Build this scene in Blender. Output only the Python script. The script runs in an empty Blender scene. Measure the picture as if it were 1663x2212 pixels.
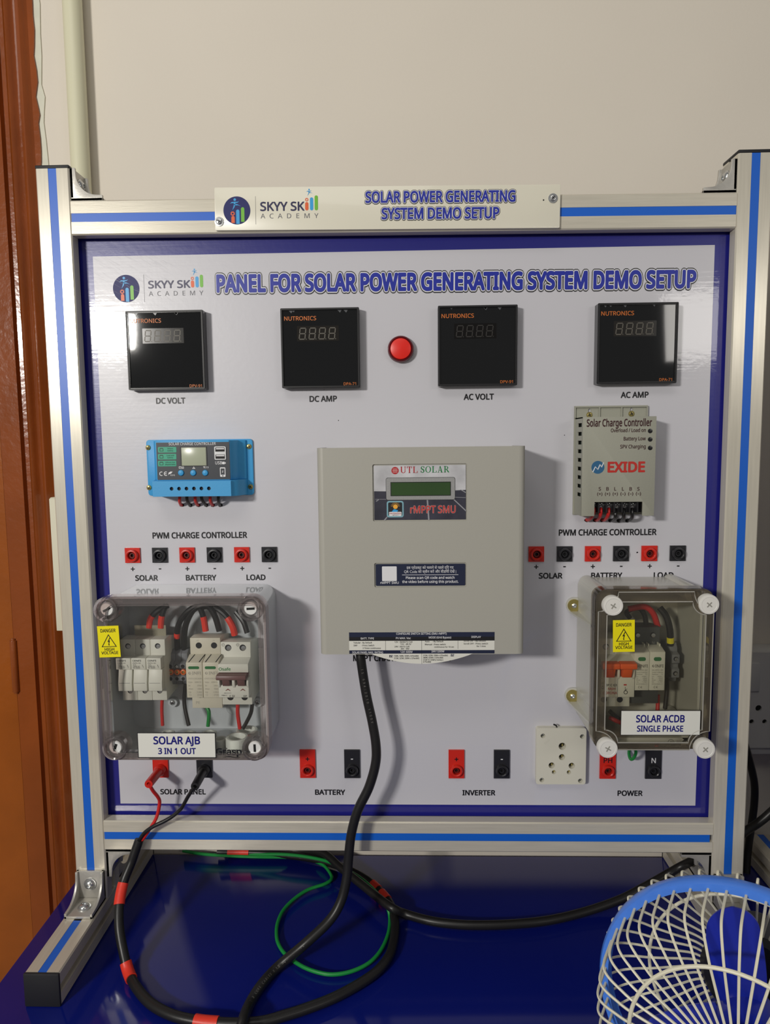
import bpy, bmesh, math, random, os
from mathutils import Vector, Matrix
random.seed(7)
PI = math.pi

# ------------------------------------------------------------------ frame of reference
# All builders work in millimetres in the frame of the demo panel: x to the right, y away from the
# viewer (the printed face of the panel is y = 0), z up from the lower edge of the white print.
ZO = 0.91                                   # world height of that lower edge (table top is at 0.75 m)
def W(p): return Vector((p[0]*.001, p[1]*.001, p[2]*.001 + ZO))

# ------------------------------------------------------------------ camera
scene = bpy.context.scene
C = scene.collection
CAM = Vector((2.97, -865.05, 469.90)); YAW, PITCH, ROLL, FPX = .0281798, -.0988808, .0109039, 1500.
RM = Matrix.Rotation(YAW, 3, 'Z') @ Matrix.Rotation(PITCH, 3, 'X') @ Matrix.Rotation(ROLL, 3, 'Y')
cd = bpy.data.cameras.new('camera'); cam = bpy.data.objects.new('camera', cd); C.objects.link(cam)
cd.sensor_fit = 'VERTICAL'; cd.sensor_height = 24.; cd.lens = FPX/2212*24.; cd.clip_start = .01
mw = (RM @ Matrix.Rotation(PI/2, 3, 'X')).to_4x4(); mw.translation = W(CAM); cam.matrix_world = mw
scene.camera = cam

# ------------------------------------------------------------------ light
world = bpy.data.worlds.new('World'); scene.world = world; world.use_nodes = True
bg = world.node_tree.nodes['Background']; bg.inputs[0].default_value = (1., .985, .955, 1); bg.inputs[1].default_value = .275
def area(name, pos, target, sx, sy, power, col):
    d = bpy.data.lights.new(name, 'AREA'); d.shape = 'RECTANGLE'; d.size = sx; d.size_y = sy; d.energy = power; d.color = col
    o = bpy.data.objects.new(name, d); C.objects.link(o); o.location = W(pos)
    o.rotation_euler = (W(target) - W(pos)).to_track_quat('-Z', 'Y').to_euler(); return o
area('lamp_on_left_wall', (-1300, -2143, 965), (0, 0, 350), .30, .14, 57, (1., .965, .90))
area('lamp_on_right_wall', (1410, -2160, 965), (0, 0, 350), .60, .30, 6, (1., .96, .90))
area('overhead_fill', (-300, -1500, 1900), (0, -200, 300), 1.2, .5, 9, (1., .965, .90))  # soft overhead fill, added for ambient light
vs = scene.view_settings
vs.view_transform = 'Standard'; vs.look = 'None'; vs.gamma = 1.; vs.use_curve_mapping = False; vs.exposure = -.72

# ------------------------------------------------------------------ helpers
def at(px, py, d=0.):
    "point on the plane d mm in front of the panel seen at photo pixel px, py"
    v = RM @ Vector(((px-831.5)/FPX, 1., -(py-1106)/FPX)); t = (-d - CAM.y)/v.y
    return CAM + v*t
def onz(px, py, z):
    v = RM @ Vector(((px-831.5)/FPX, 1., -(py-1106)/FPX)); t = (z - CAM.z)/v.z
    return CAM + v*t
def lin(c):
    return tuple(((x/255.)/12.92 if x/255. <= .04045 else ((x/255.+.055)/1.055)**2.4) for x in c)
MATS = {}
def mat(name, col, rough=.5, metal=0., spec=.5, bump=0., bscale=200., var=0., vscale=20., coat=0., trans=0., ior=1.45, stretch=None, bdist=.0005):
    if name in MATS: return MATS[name]
    m = bpy.data.materials.new(name); m.use_nodes = True; nt = m.node_tree; b = nt.nodes['Principled BSDF']
    rgb = (*lin(col), 1)
    b.inputs['Base Color'].default_value = rgb; b.inputs['Roughness'].default_value = rough; b.inputs['Metallic'].default_value = metal
    b.inputs['Specular IOR Level'].default_value = spec; b.inputs['Coat Weight'].default_value = coat
    b.inputs['Transmission Weight'].default_value = trans; b.inputs['IOR'].default_value = ior
    if bump or var:
        tc = nt.nodes.new('ShaderNodeTexCoord'); mp = nt.nodes.new('ShaderNodeMapping'); nt.links.new(tc.outputs['Object'], mp.inputs[0])
        if stretch: mp.inputs['Scale'].default_value = stretch[0]; mp.inputs['Rotation'].default_value = stretch[1]
    if bump:
        n = nt.nodes.new('ShaderNodeTexNoise'); n.inputs['Scale'].default_value = bscale; n.inputs['Detail'].default_value = 3
        nt.links.new(mp.outputs[0], n.inputs['Vector'])
        bp = nt.nodes.new('ShaderNodeBump'); bp.inputs['Strength'].default_value = bump; bp.inputs['Distance'].default_value = bdist
        nt.links.new(n.outputs[0], bp.inputs['Height']); nt.links.new(bp.outputs[0], b.inputs['Normal'])
    if var:
        n2 = nt.nodes.new('ShaderNodeTexNoise'); n2.inputs['Scale'].default_value = vscale; n2.inputs['Detail'].default_value = 5
        nt.links.new(mp.outputs[0], n2.inputs['Vector'])
        r = nt.nodes.new('ShaderNodeValToRGB'); e = r.color_ramp.elements
        e[0].position = .3; e[1].position = .7
        e[0].color = tuple(max(0, x*(1-var)) for x in rgb[:3]) + (1,); e[1].color = tuple(min(1, x*(1+var)) for x in rgb[:3]) + (1,)
        nt.links.new(n2.outputs[0], r.inputs[0]); nt.links.new(r.outputs[0], b.inputs['Base Color'])
    MATS[name] = m; return m
def clear(name, tint, body, amount, rough=.06):
    "clear plastic: sees through, reflects at its surface, and keeps a little haze of its own"
    m = bpy.data.materials.new(name); m.use_nodes = True; nt = m.node_tree; nt.nodes.clear(); N = nt.nodes.new; L = nt.links.new
    out = N('ShaderNodeOutputMaterial'); tr = N('ShaderNodeBsdfTransparent'); tr.inputs[0].default_value = (*lin(tint), 1)
    df = N('ShaderNodeBsdfDiffuse'); df.inputs[0].default_value = (*lin(body), 1)
    gl = N('ShaderNodeBsdfGlossy'); gl.inputs['Roughness'].default_value = rough
    fr = N('ShaderNodeFresnel'); fr.inputs[0].default_value = 1.45
    m1 = N('ShaderNodeMixShader'); m1.inputs[0].default_value = amount; L(tr.outputs[0], m1.inputs[1]); L(df.outputs[0], m1.inputs[2])
    m2 = N('ShaderNodeMixShader'); L(fr.outputs[0], m2.inputs[0]); L(m1.outputs[0], m2.inputs[1]); L(gl.outputs[0], m2.inputs[2]); L(m2.outputs[0], out.inputs[0])
    return m

class B:
    "collects mesh pieces of ONE part (mm)"
    def __init__(s): s.v = []; s.f = []
    def add(s, vs, fs):
        o = len(s.v); s.v += [Vector(p) for p in vs]; s.f += [tuple(o+i for i in f) for f in fs]; return s
    def box(s, x0, x1, y0, y1, z0, z1):
        return s.add([(x, y, z) for x in (x0, x1) for y in (y0, y1) for z in (z0, z1)],
                     [(0,1,3,2), (4,6,7,5), (0,4,5,1), (2,3,7,6), (0,2,6,4), (1,5,7,3)])
    def prism(s, pts, ax, a0, a1):
        mk = {'x': lambda p, a: (a, p[0], p[1]), 'y': lambda p, a: (p[0], a, p[1]), 'z': lambda p, a: (p[0], p[1], a)}[ax]
        n = len(pts)
        return s.add([mk(p, a0) for p in pts] + [mk(p, a1) for p in pts],
                     [tuple(range(n)), tuple(range(2*n-1, n-1, -1))] + [(i, (i+1) % n, n+(i+1) % n, n+i) for i in range(n)])
    def flat(s, pts, y):
        return s.add([(p[0], y, p[1]) for p in pts], [tuple(range(len(pts)))])
    def lathe(s, c, ax, prof, n=24, cap=True):
        c = Vector(c); a = Vector(ax).normalized(); u = a.orthogonal().normalized(); w = a.cross(u)
        vs = []; fs = []; m = len(prof)
        for k in range(n):
            t = 2*PI*k/n; d = u*math.cos(t) + w*math.sin(t)
            for r, h in prof: vs.append(c + a*h + d*max(r, .001))
        for k in range(n):
            k2 = (k+1) % n
            for j in range(m-1): fs.append((k*m+j, k2*m+j, k2*m+j+1, k*m+j+1))
        if cap:
            fs.append(tuple(k*m for k in range(n))[::-1]); fs.append(tuple(k*m+m-1 for k in range(n)))
        return s.add(vs, fs)
    def cyl(s, c, ax, r, h, n=20, r2=None): return s.lathe(c, ax, [(r, 0), (r if r2 is None else r2, h)], n)
    def ring(s, c, ax, R, r, n=48, k=8):
        return s.lathe_closed(c, ax, [(R + r*math.cos(2*PI*i/k), r*math.sin(2*PI*i/k)) for i in range(k)], n)
    def lathe_closed(s, c, ax, prof, n=32):
        c = Vector(c); a = Vector(ax).normalized(); u = a.orthogonal().normalized(); w = a.cross(u); m = len(prof); vs = []; fs = []
        for k in range(n):
            t = 2*PI*k/n; d = u*math.cos(t) + w*math.sin(t)
            for r, h in prof: vs.append(c + a*h + d*r)
        for k in range(n):
            k2 = (k+1) % n
            for j in range(m): fs.append((k*m+j, k2*m+j, k2*m+(j+1) % m, k*m+(j+1) % m))
        return s.add(vs, fs)
    def tube(s, path, r, n=10):
        P = [Vector(p) for p in path]; m = len(P); T = [(P[min(i+1, m-1)] - P[max(i-1, 0)]).normalized() for i in range(m)]
        u = T[0].orthogonal().normalized(); vs = []; fs = []
        for i in range(m):
            u = (u - T[i]*u.dot(T[i])).normalized(); w = T[i].cross(u); rr = r[i] if isinstance(r, (list, tuple)) else r
            for k in range(n): t = 2*PI*k/n; vs.append(P[i] + (u*math.cos(t) + w*math.sin(t))*rr)
        for i in range(m-1):
            for k in range(n): fs.append((i*n+k, i*n+(k+1) % n, (i+1)*n+(k+1) % n, (i+1)*n+k))
        fs.append(tuple(range(n))[::-1]); fs.append(tuple((m-1)*n+k for k in range(n)))
        return s.add(vs, fs)
    def sphere(s, c, r, n=16, m=10, squash=(1, 1, 1)):
        c = Vector(c); vs = []; fs = []
        for i in range(1, m):
            for k in range(n):
                a = PI*i/m; t = 2*PI*k/n
                vs.append(c + Vector((r*math.sin(a)*math.cos(t)*squash[0], r*math.sin(a)*math.sin(t)*squash[1], r*math.cos(a)*squash[2])))
        vs += [c + Vector((0, 0, r*squash[2])), c - Vector((0, 0, r*squash[2]))]; tp = (m-1)*n
        for i in range(m-2):
            for k in range(n): fs.append((i*n+k, (i+1)*n+k, (i+1)*n+(k+1) % n, i*n+(k+1) % n))
        for k in range(n): fs.append((k, (k+1) % n, tp)); fs.append(((m-2)*n+(k+1) % n, (m-2)*n+k, tp+1))
        return s.add(vs, fs)
    def plate(s, outline, holes, y0, y1):
        "a flat plate in the x-z plane with real holes through it"
        c = bpy.data.curves.new('k', 'CURVE'); c.dimensions = '2D'; c.fill_mode = 'BOTH'; c.extrude = abs(y1-y0)/2
        for pts in [outline] + list(holes):
            sp = c.splines.new('POLY'); sp.points.add(len(pts)-1)
            for q, p in zip(sp.points, pts): q.co = (p[0], p[1], 0, 1)
            sp.use_cyclic_u = True
        o = bpy.data.objects.new('k', c); m = bpy.data.meshes.new_from_object(o); ym = (y0+y1)/2
        s.add([(v.co.x, ym - v.co.z, v.co.y) for v in m.vertices], [tuple(p.vertices) for p in m.polygons])
        bpy.data.objects.remove(o); bpy.data.curves.remove(c); bpy.data.meshes.remove(m); return s
    def xf(s, M, start=0):
        for i in range(start, len(s.v)): s.v[i] = M @ s.v[i]
        return s
def circ(x, z, r, n=20): return [(x + r*math.cos(2*PI*k/n), z + r*math.sin(2*PI*k/n)) for k in range(n)]
def rr(x0, x1, z0, z1, r, n=5):
    out = []
    for cx, cz, a0 in ((x1-r, z1-r, 0), (x0+r, z1-r, 1), (x0+r, z0+r, 2), (x1-r, z0+r, 3)):
        for k in range(n+1): a = PI/2*(a0 + k/n); out.append((cx + r*math.cos(a), cz + r*math.sin(a)))
    return out
def rect(x0, x1, z0, z1): return [(x0, z0), (x1, z0), (x1, z1), (x0, z1)]
def smooth(pts, k=6):
    P = [Vector(p) for p in pts]; P = [P[0]*2-P[1]] + P + [P[-1]*2-P[-2]]; out = []
    for i in range(1, len(P)-2):
        a, b, c, d = P[i-1:i+3]
        for j in range(k):
            t = j/k; out.append(.5*((2*b) + (c-a)*t + (2*a-5*b+4*c-d)*t*t + (3*b-a-3*c+d)*t**3))
    return out + [P[-2]]

ORG = {}
def thing(name, label, cat, loc, group=None):
    o = bpy.data.objects.new(name, None); C.objects.link(o); o.empty_display_size = .02
    o.location = W(loc); ORG[o.name] = Vector(loc); tag(o, label, cat, group); return o
def tag(o, label, cat=None, group=None):
    o['label'] = label
    if cat: o['category'] = cat
    if group: o['group'] = group
    return o
def to_mesh(name, b, org, bevel=0., smoothang=35.):
    bm = bmesh.new(); vv = [bm.verts.new((p-org)*.001) for p in b.v]
    for f in b.f:
        try: bm.faces.new([vv[i] for i in f])
        except ValueError: pass
    bmesh.ops.recalc_face_normals(bm, faces=bm.faces[:])
    if bevel:
        es = [e for e in bm.edges if len(e.link_faces) == 2 and e.calc_face_angle(0) > .6]
        bmesh.ops.bevel(bm, geom=es, offset=bevel*.001, segments=2, affect='EDGES', profile=.5, clamp_overlap=True)
    me = bpy.data.meshes.new(name); bm.to_mesh(me); bm.free()
    me.shade_smooth(); me.set_sharp_from_angle(angle=math.radians(smoothang)); return me
def part(name, b, m, parent, bevel=0., label=None, smoothang=35.):
    org = ORG[parent.name]; me = to_mesh(name, b, org, bevel, smoothang); me.materials.append(m)
    o = bpy.data.objects.new(name, me); C.objects.link(o); o.parent = parent; ORG[o.name] = org
    if label: o['label'] = label
    return o
def solo(name, b, m, label, cat, loc=None, group=None, bevel=0., smoothang=35.):
    "a thing that is one mesh"
    if loc is None:
        loc = Vector((sum(p.x for p in b.v)/len(b.v), sum(p.y for p in b.v)/len(b.v), min(p.z for p in b.v)))
    loc = Vector(loc); me = to_mesh(name, b, loc, bevel, smoothang); me.materials.append(m)
    o = bpy.data.objects.new(name, me); C.objects.link(o); o.location = W(loc); ORG[o.name] = loc
    return tag(o, label, cat, group)
def struct(name, b, m, loc=(0, 0, 0), bevel=0.):
    o = solo(name, b, m, name.replace('_', ' '), None, loc, None, bevel); del o['label']; o['kind'] = 'structure'; return o
def copy_tree(o, parent=None):
    c = o.copy(); C.objects.link(c); c.parent = parent; ORG[c.name] = ORG[o.name]
    for ch in [x for x in bpy.data.objects if x.parent == o]: copy_tree(ch, c)
    return c

# lettering: outlines of the built-in interface type, set to a measured width and cap height
FONT = None
try: FONT = bpy.data.fonts.load(os.path.join(bpy.utils.system_resource('DATAFILES'), 'fonts', 'NotoSansHebrew-Regular.woff2'))
except Exception: pass
CAPH = {}
def thicken(vs, fs, b):
    "heavier strokes: the letter stamped again a hair's breadth to every side, each print a hair thicker"
    n = 8 if b < .03 else 14; V = []; F = []; k = 0
    for r, m in ((b, n),) + (((b*.5, 6),) if b > .03 else ()):
        for i in range(m):
            o = len(V); V += [Vector((v.x + r*math.cos(2*PI*i/m), v.y + r*math.sin(2*PI*i/m), .012*k)) for v in vs]; F += [tuple(o+j for j in f) for f in fs]; k += 1
    return V, F
def glyphs(s, bold=0., font=FONT, spacing=1.):
    "outline mesh of a string; bold thickens every stroke by that much on all sides"
    c = bpy.data.curves.new('t', 'FONT'); c.body = s; c.resolution_u = 3; c.space_character = spacing
    if font: c.font = font
    o = bpy.data.objects.new('t', c); m = bpy.data.meshes.new_from_object(o)
    vs = [v.co.copy() for v in m.vertices]; fs = [tuple(p.vertices) for p in m.polygons]
    bpy.data.objects.remove(o); bpy.data.curves.remove(c); bpy.data.meshes.remove(m)
    return thicken(vs, fs, bold) if bold else (vs, fs)
def caph(font=FONT):
    k = font.name if font else ''
    if k not in CAPH: vs, _ = glyphs('H', 0., font); CAPH[k] = max(v.y for v in vs)
    return CAPH[k]
def text(b, s, x, z, h, y, w=None, bold=.010, align='c', rot=0., spacing=1., shear=0., font=FONT, narrow=1.):
    "adds lettering to builder b: x,z = anchor on the baseline (centre / left / right), h = cap height, w = overall width"
    vs, fs = glyphs(s, bold, font, spacing)
    if not vs: return b
    vs0 = vs if not bold else glyphs(s, 0., font, spacing)[0]
    x0 = min(v.x for v in vs0); x1 = max(v.x for v in vs0); sy = h/caph(font); sx = w/(x1-x0) if w else sy*narrow
    ox = {'c': (x0+x1)/2, 'l': x0, 'r': x1}[align]; ca, sa = math.cos(rot), math.sin(rot)
    out = []
    for v in vs:
        px = (v.x-ox)*sx + shear*v.y*sy; pz = v.y*sy
        out.append((x + px*ca - pz*sa, y - (v.z if bold else 0.), z + px*sa + pz*ca))
    b.add(out, fs); return b

# ------------------------------------------------------------------ materials
alu = mat('brushed_aluminium', (212, 206, 191), .24, .25, spec=.35, bump=.05, bscale=60, var=.06, vscale=14, stretch=((25, 25, 1.2), (0, 0, 0)))
alux = mat('brushed_aluminium_across', (212, 206, 191), .24, .25, spec=.35, bump=.05, bscale=60, var=.06, vscale=14, stretch=((1.2, 25, 25), (0, 0, 0)))
aluy = mat('brushed_aluminium_along', (202, 195, 180), .3, .25, spec=.35, bump=.05, bscale=60, var=.06, vscale=14, stretch=((25, 1.2, 25), (0, 0, 0)))
cast = mat('cast_aluminium', (190, 187, 180), .45, .6, bump=.3, bscale=400, var=.08, vscale=60)
steel = mat('zinc_steel', (205, 207, 208), .25, .9)
brass = mat('yellow_zinc', (190, 175, 110), .3, .85, var=.15, vscale=90)
bluestrip = mat('blue_slot_strip', (22, 98, 205), .38)
blackcap = mat('black_plastic_cap', (32, 32, 35), .55, bump=.15, bscale=500)
navy = mat('navy_print', (38, 40, 100), .45, spec=.3)
boardblue = mat('blue_board_print', (40, 40, 150), .22, coat=.5)
inkblack = mat('black_ink', (22, 22, 26), .4)
white_ink = mat('white_ink', (225, 225, 228), .4)
titleblue = mat('title_blue_ink', (38, 50, 160), .35)
grey_ink = mat('grey_ink', (95, 95, 102), .45)
orange_ink = mat('orange_ink', (206, 112, 44), .45)
blackgloss = mat('black_gloss_plastic', (20, 20, 22), .22, coat=.2)
blackmatt = mat('black_matt_plastic', (28, 28, 31), .45)
red = mat('red_plastic', (205, 38, 26), .35)
darkhole = mat('dark_hole', (12, 12, 13), .6)
pvcblack = mat('black_cable_pvc', (30, 29, 29), .38, bump=.1, bscale=300)
pvcred = mat('red_wire_pvc', (205, 40, 38), .4)
pvcgreen = mat('green_wire_pvc', (24, 140, 62), .4)
redtape = mat('red_insulation_tape', (228, 58, 40), .4, bump=.3, bscale=250)
cream = mat('cream_plastic', (222, 219, 205), .35)
# ------------------------------------------------------------------ the setting
wallmat = mat('painted_wall', (224, 216, 203), .75, bump=.25, bscale=350, var=.025, vscale=3)
brown = mat('brown_gloss_paint', (140, 70, 26), .22, bump=.55, bscale=90, var=.12, vscale=9, coat=.35, bdist=.0011)
brownleaf = mat('brown_gloss_paint_leaf', (152, 80, 24), .22, bump=.55, bscale=90, var=.15, vscale=8, coat=.35, bdist=.0011)
floorm = mat('floor_tile', (150, 135, 118), .35, var=.1, vscale=4)
struct('floor', B().box(-2600, 2600, -3600, 300, -930, -910), floorm)
struct('wall_back', B().box(-511, 2600, 155, 275, -910, 2100), wallmat)
WL = struct('wall_left', B().box(-2600, -1420, 155, 275, -910, 2100), wallmat)
struct('wall_top', B().box(-1420, -511, 155, 275, 1500, 2100), wallmat); 
# ragged cream filler left between door frame and wall paint
e = [(-511, -910)]
z = -910
while z < 1500:
    e.append((-511 + random.uniform(8, 13), z)); z += random.uniform(12, 40)
e += [(-511 + 10, 1500), (-511, 1500)]
struct('trim_1', B().prism(e, 'y', 153.2, 155.5), mat('old_cream_paint', (214, 213, 196), .6, bump=.3, bscale=120, var=.05, vscale=40))
# door frame: moulded section, extruded upwards
D = thing('door_1', 'brown gloss-painted door and moulded frame', None, (-600, 155, -910)); del D['label']; D['kind'] = 'structure'
sec = [(-592, 162), (-592, 150), (-562, 149), (-560, 156), (-551, 157), (-549, 147), (-545, 144), (-540, 147), (-538, 151), (-534, 152), (-530, 145), (-524, 142), (-519, 146), (-516, 151), (-511, 152), (-511, 200), (-592, 200)]
part('frame', B().prism(sec, 'z', -910, 1460), brown, D, smoothang=50)
j = [(-516, -905)]; z = -905
while z < 1440:
    j.append((-511 + random.uniform(0, 4.5), z)); z += random.uniform(6, 22)
j += [(-516, 1440)]
part('paint_edge', B().prism(j, 'y', 150.8, 153.6), brown, D)
part('frame_head', B().box(-1420, -511, 149, 200, 1460, 1500), brown, D)
lf = part('leaf', B().box(-1390, -593.5, 152, 185, -900, 1458), brownleaf, D)
for zc in (138, -560, 900):
    part('hinge', B().cyl((-592.5, 149, zc-40), (0, 0, 1), 5.2, 80, 14).cyl((-592.5, 149, zc-43), (0, 0, 1), 3.5, 86, 10), brown, D, bevel=.4)
# conduit and its box, behind the left post
solo('conduit_pipe', B().cyl((-447, 140, 370), (0, 0, 1), 13, 1700, 28), mat('cream_pvc_pipe', (222, 219, 190), .35), 'cream round conduit pipe running up the wall beside the door frame', 'pipe', (-447, 140, 370))
t = thing('wall_box', 'cream wall box half hidden behind the left aluminium post', 'box', (-468, 155, 192))
ivory = mat('ivory_plastic', (226, 222, 200), .4)
p0 = at(103, 1075, -118); p1 = at(128, 1365, -118)
part('body', B().box(p0.x, -412, 122, 155, p1.z, p0.z), ivory, t, bevel=2)
part('cover', B().box(p0.x+1.5, -413.5, 118, 122, p1.z+1.5, p0.z-1.5), ivory, t, bevel=1)
# wall switch board, right of the stand
t = thing('switch_board', 'white wall switch board with socket behind the right post', 'switch board', (560, 155, 10))
swm = mat('white_switch_plastic', (205, 203, 200), .4)
holes = []
for px, py, r in ((1638.5, 1530, 4.6), (1623.5, 1559, 3.4), (1651.5, 1559, 3.4)):
    p = at(px, py, -118); holes.append(circ(p.x, p.z, r))
part('face_plate', B().plate(rr(452, 660, 24, 166, 5), holes, 118, 122), swm, t, bevel=0)
part('back_box', B().box(455, 657, 122, 155, 12, 168), swm, t, bevel=2)
a = at(1615, 1431, -118); b_ = at(1638, 1492, -118)
part('switch', B().box(a.x-8, b_.x, 114.5, 119, b_.z, a.z), swm, t, bevel=1)
part('socket_well', B().box(470, 640, 121, 121.8, 30, 150), darkhole, t)

# ------------------------------------------------------------------ table
TZ = -160.
t = thing('table', 'deep blue glossy table that carries the panel stand', 'table', (360, -200, -910))
tb = mat('blue_gloss_laminate', (14, 26, 112), .09, spec=.38, bump=.02, bscale=30, var=.03, vscale=5)
part('table_top', B().box(-480, 1500, -560, 143, TZ-26, TZ), tb, t, bevel=1.2)
for x in (-440, 1430):
    for y in (-520, 90): part('leg', B().box(x, x+38, y, y+38, -910, TZ-26), cast, t, bevel=1.5)
part('apron', B().box(-430, 1450, 100, 120, TZ-95, TZ-26), cast, t)
part('apron', B().box(-430, 1450, -515, -495, TZ-95, TZ-26), cast, t)

# ------------------------------------------------------------------ panel stand
S = thing('panel_stand', 'aluminium profile stand with blue strips holding the printed panel', 'stand', (0, 0, TZ))
def section():
    q = [(-18.5, 20), (-5, 20), (-5, 12), (5, 12), (5, 20), (18.5, 20), (20, 18.5)]
    out = []
    for k in range(4):
        for (a, b) in q[:]:
            for _ in range(k): a, b = b, -a
            out.append((a, b))
    return out
def profile(ax, c, a0, a1, rot=0.):
    pts = section(); b = B(); c = Vector(c)
    if ax == 'z': b.prism([(c.x+p, c.y+q) for p, q in pts], 'z', a0, a1)
    if ax == 'x': b.prism([(c.y+p, c.z+q) for p, q in pts], 'x', a0, a1)
    if ax == 'y': b.prism([(c.x+p, c.z+q) for p, q in pts], 'y', a0, a1)
    return b
for x in (-410, 410):
    po = part('post', profile('z', (x, 0, 0), -120, 797), alu, S, bevel=0)
    part('slot_strip', B().box(x-4.9, x+4.9, -19.7, -13, -84, 797), bluestrip, po)
    part('end_cap', B().box(x-20.3, x+20.3, -20.3, 20.3, 797, 801), blackcap, po, bevel=1.2)
    fo = part('foot', profile('y', (x, 0, -140), -147, 142), aluy, S)
    part('slot_strip', B().box(x-4.9, x+4.9, -147, -62, -128, -120.3), bluestrip, fo)
    part('end_cap', B().box(x-20.6, x+20.6, -151, -147, -160, -119.6), blackcap, fo, bevel=1.8)
    part('end_cap', B().box(x-20.6, x+20.6, 142, 145, -160, -119.6), blackcap, fo, bevel=1.2)
tilt = -math.atan2(6.4, 780)
RT = Matrix.Translation((0, 0, 737.2)) @ Matrix.Rotation(-tilt, 4, 'Y') @ Matrix.Translation((0, 0, -737.2))
ra = part('rail', profile('x', (0, 0, 737.2), -390, 390).xf(RT), alux, S)
part('slot_strip', B().box(-389.5, 389.5, -19.7, -13, 732.3, 742.1).xf(RT), bluestrip, ra)
rb = part('rail', profile('x', (0, 0, -33), -390, 390), alux, S)
part('slot_strip', B().box(-389.5, 386, -19.7, -13, -37.9, -28.1), bluestrip, rb)
def bracket(corner, du, dv, L=38., Wd=36.):
    "cast corner bracket: two legs, two concave cheeks, two bolts"
    corner = Vector(corner); du = Vector(du); dv = Vector(dv); dw = du.cross(dv)
    M = Matrix((du, dv, dw)).transposed().to_4x4(); M.translation = corner
    b = B(); h = Wd/2
    b.prism([(0, 0), (L, 0), (L, 3.5), (0, 3.5)], 'z', -h, h); b.prism([(0, 3.5), (3.5, 3.5), (3.5, L), (0, L)], 'z', -h, h)
    arc = [(L, 0), (L, 6.5), (L-7, 7)]
    for k in range(1, 10):
        a = PI*1.5 - PI/2*k/10; arc.append((L-7 + (L-14)*math.cos(a), L-7+0 + (L-14)*math.sin(a)))
    arc += [(7, L-7), (6.5, L), (0, L), (0, 0)]
    b.prism(arc, 'z', -h, -h+3.2); b.prism(arc, 'z', h-3.2, h)
    o = part('corner_bracket', b.xf(M), cast, S, bevel=.5)
    for ax, p in (((0, 1, 0), (23, 3.5, 0)), ((1, 0, 0), (3.5, 23, 0))):
        s = B().lathe(p, ax, [(8, 0), (8, 1.4), (6.6, 1.5), (6.4, 2.6), (4.6, 4.6), (2.6, 5.4), (2.5, 3.8), (.1, 3.8)], 22).xf(M)
        part('bolt', s, steel, o)
bracket((-390, 0, 757+3), (1, 0, 0), (0, 0, 1)); bracket((390, 0, 757-3), (-1, 0, 0), (0, 0, 1))
bracket((-390, 0, -53), (1, 0, 0), (0, 0, -1)); bracket((390, 0, -53), (-1, 0, 0), (0, 0, -1))
bracket((-410, -20, -120), (0, -1, 0), (0, 0, 1), 40); bracket((410, -20, -120), (0, -1, 0), (0, 0, 1), 40)
bracket((-410, 20, -120), (0, 1, 0), (0, 0, 1), 40); bracket((410, 20, -120), (0, 1, 0), (0, 0, 1), 40)

# printed board
def sheet(name, col, rough):
    m = mat(name, col, rough, coat=.9); nt = m.node_tree; b = nt.nodes['Principled BSDF']; b.inputs['Coat Roughness'].default_value = .05
    tc = nt.nodes.new('ShaderNodeTexCoord'); mp = nt.nodes.new('ShaderNodeMapping'); nt.links.new(tc.outputs['Object'], mp.inputs[0])
    mp.inputs['Rotation'].default_value = (0, math.radians(-28), 0); mp.inputs['Scale'].default_value = (2., 60, 60)
    n = nt.nodes.new('ShaderNodeTexNoise'); n.inputs['Scale'].default_value = 6; n.inputs['Detail'].default_value = 6; nt.links.new(mp.outputs[0], n.inputs[0])
    n2 = nt.nodes.new('ShaderNodeTexNoise'); n2.inputs['Scale'].default_value = 140; n2.inputs['Detail'].default_value = 2; nt.links.new(tc.outputs['Object'], n2.inputs[0])
    bp = nt.nodes.new('ShaderNodeBump'); bp.inputs['Strength'].default_value = .07; bp.inputs['Distance'].default_value = .0006; nt.links.new(n.outputs[0], bp.inputs['Height'])
    b2 = nt.nodes.new('ShaderNodeBump'); b2.inputs['Strength'].default_value = .10; b2.inputs['Distance'].default_value = .0006; nt.links.new(n2.outputs[0], b2.inputs['Height']); nt.links.new(bp.outputs[0], b2.inputs['Normal'])
    nt.links.new(b2.outputs[0], b.inputs['Normal']); nt.links.new(b2.outputs[0], b.inputs['Coat Normal']); return m
board_blue = sheet('glossy_blue_vinyl', (32, 33, 128), .3)
board_white = sheet('glossy_white_vinyl', (204, 203, 210), .34)
board = part('panel_board', B().box(-398, 398, 0, 8, -24, 728), board_blue, S)
part('white_print', B().plate(rect(-375, 375, 0, 700.5), [], -.25, .1), board_white, board)
TY = -.45
def label(s, x, z, h, w=None, bold=.030, m=inkblack, **k): return part('lettering', text(B(), s, x, z-h/2, h, TY, w, bold, **k), m, board)
for s, x, w in (('DC VOLT', -286.2, 36), ('DC AMP', -96.2, 33.3), ('AC VOLT', 95.2, 36.3), ('AC AMP', 284.6, 33)): label(s, x, 525.2, 6.7, w)
for x0, z in ((-256.2, 356.5), (255.3, 356.5)): label('PWM CHARGE CONTROLLER', x0, z, 7.2, 120)
for k in range(6):
    s = '+' if k % 2 == 0 else '\u2013'
    for x, z in ((-343.8 + 35.1*k, 313.6), (167.6 + 35.2*k, 313.4)):
        b = B(); b.box(x-2.6, x+2.6, TY, -.2, z-.65, z+.65) if k % 2 == 0 else b.box(x-1.6, x+1.6, TY, -.2, z-.75, z+.75)
        if k % 2 == 0: b.box(x-.65, x+.65, TY-.02, -.2, z-2.6, z+2.6)
        part('lettering', b, inkblack, board)
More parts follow.
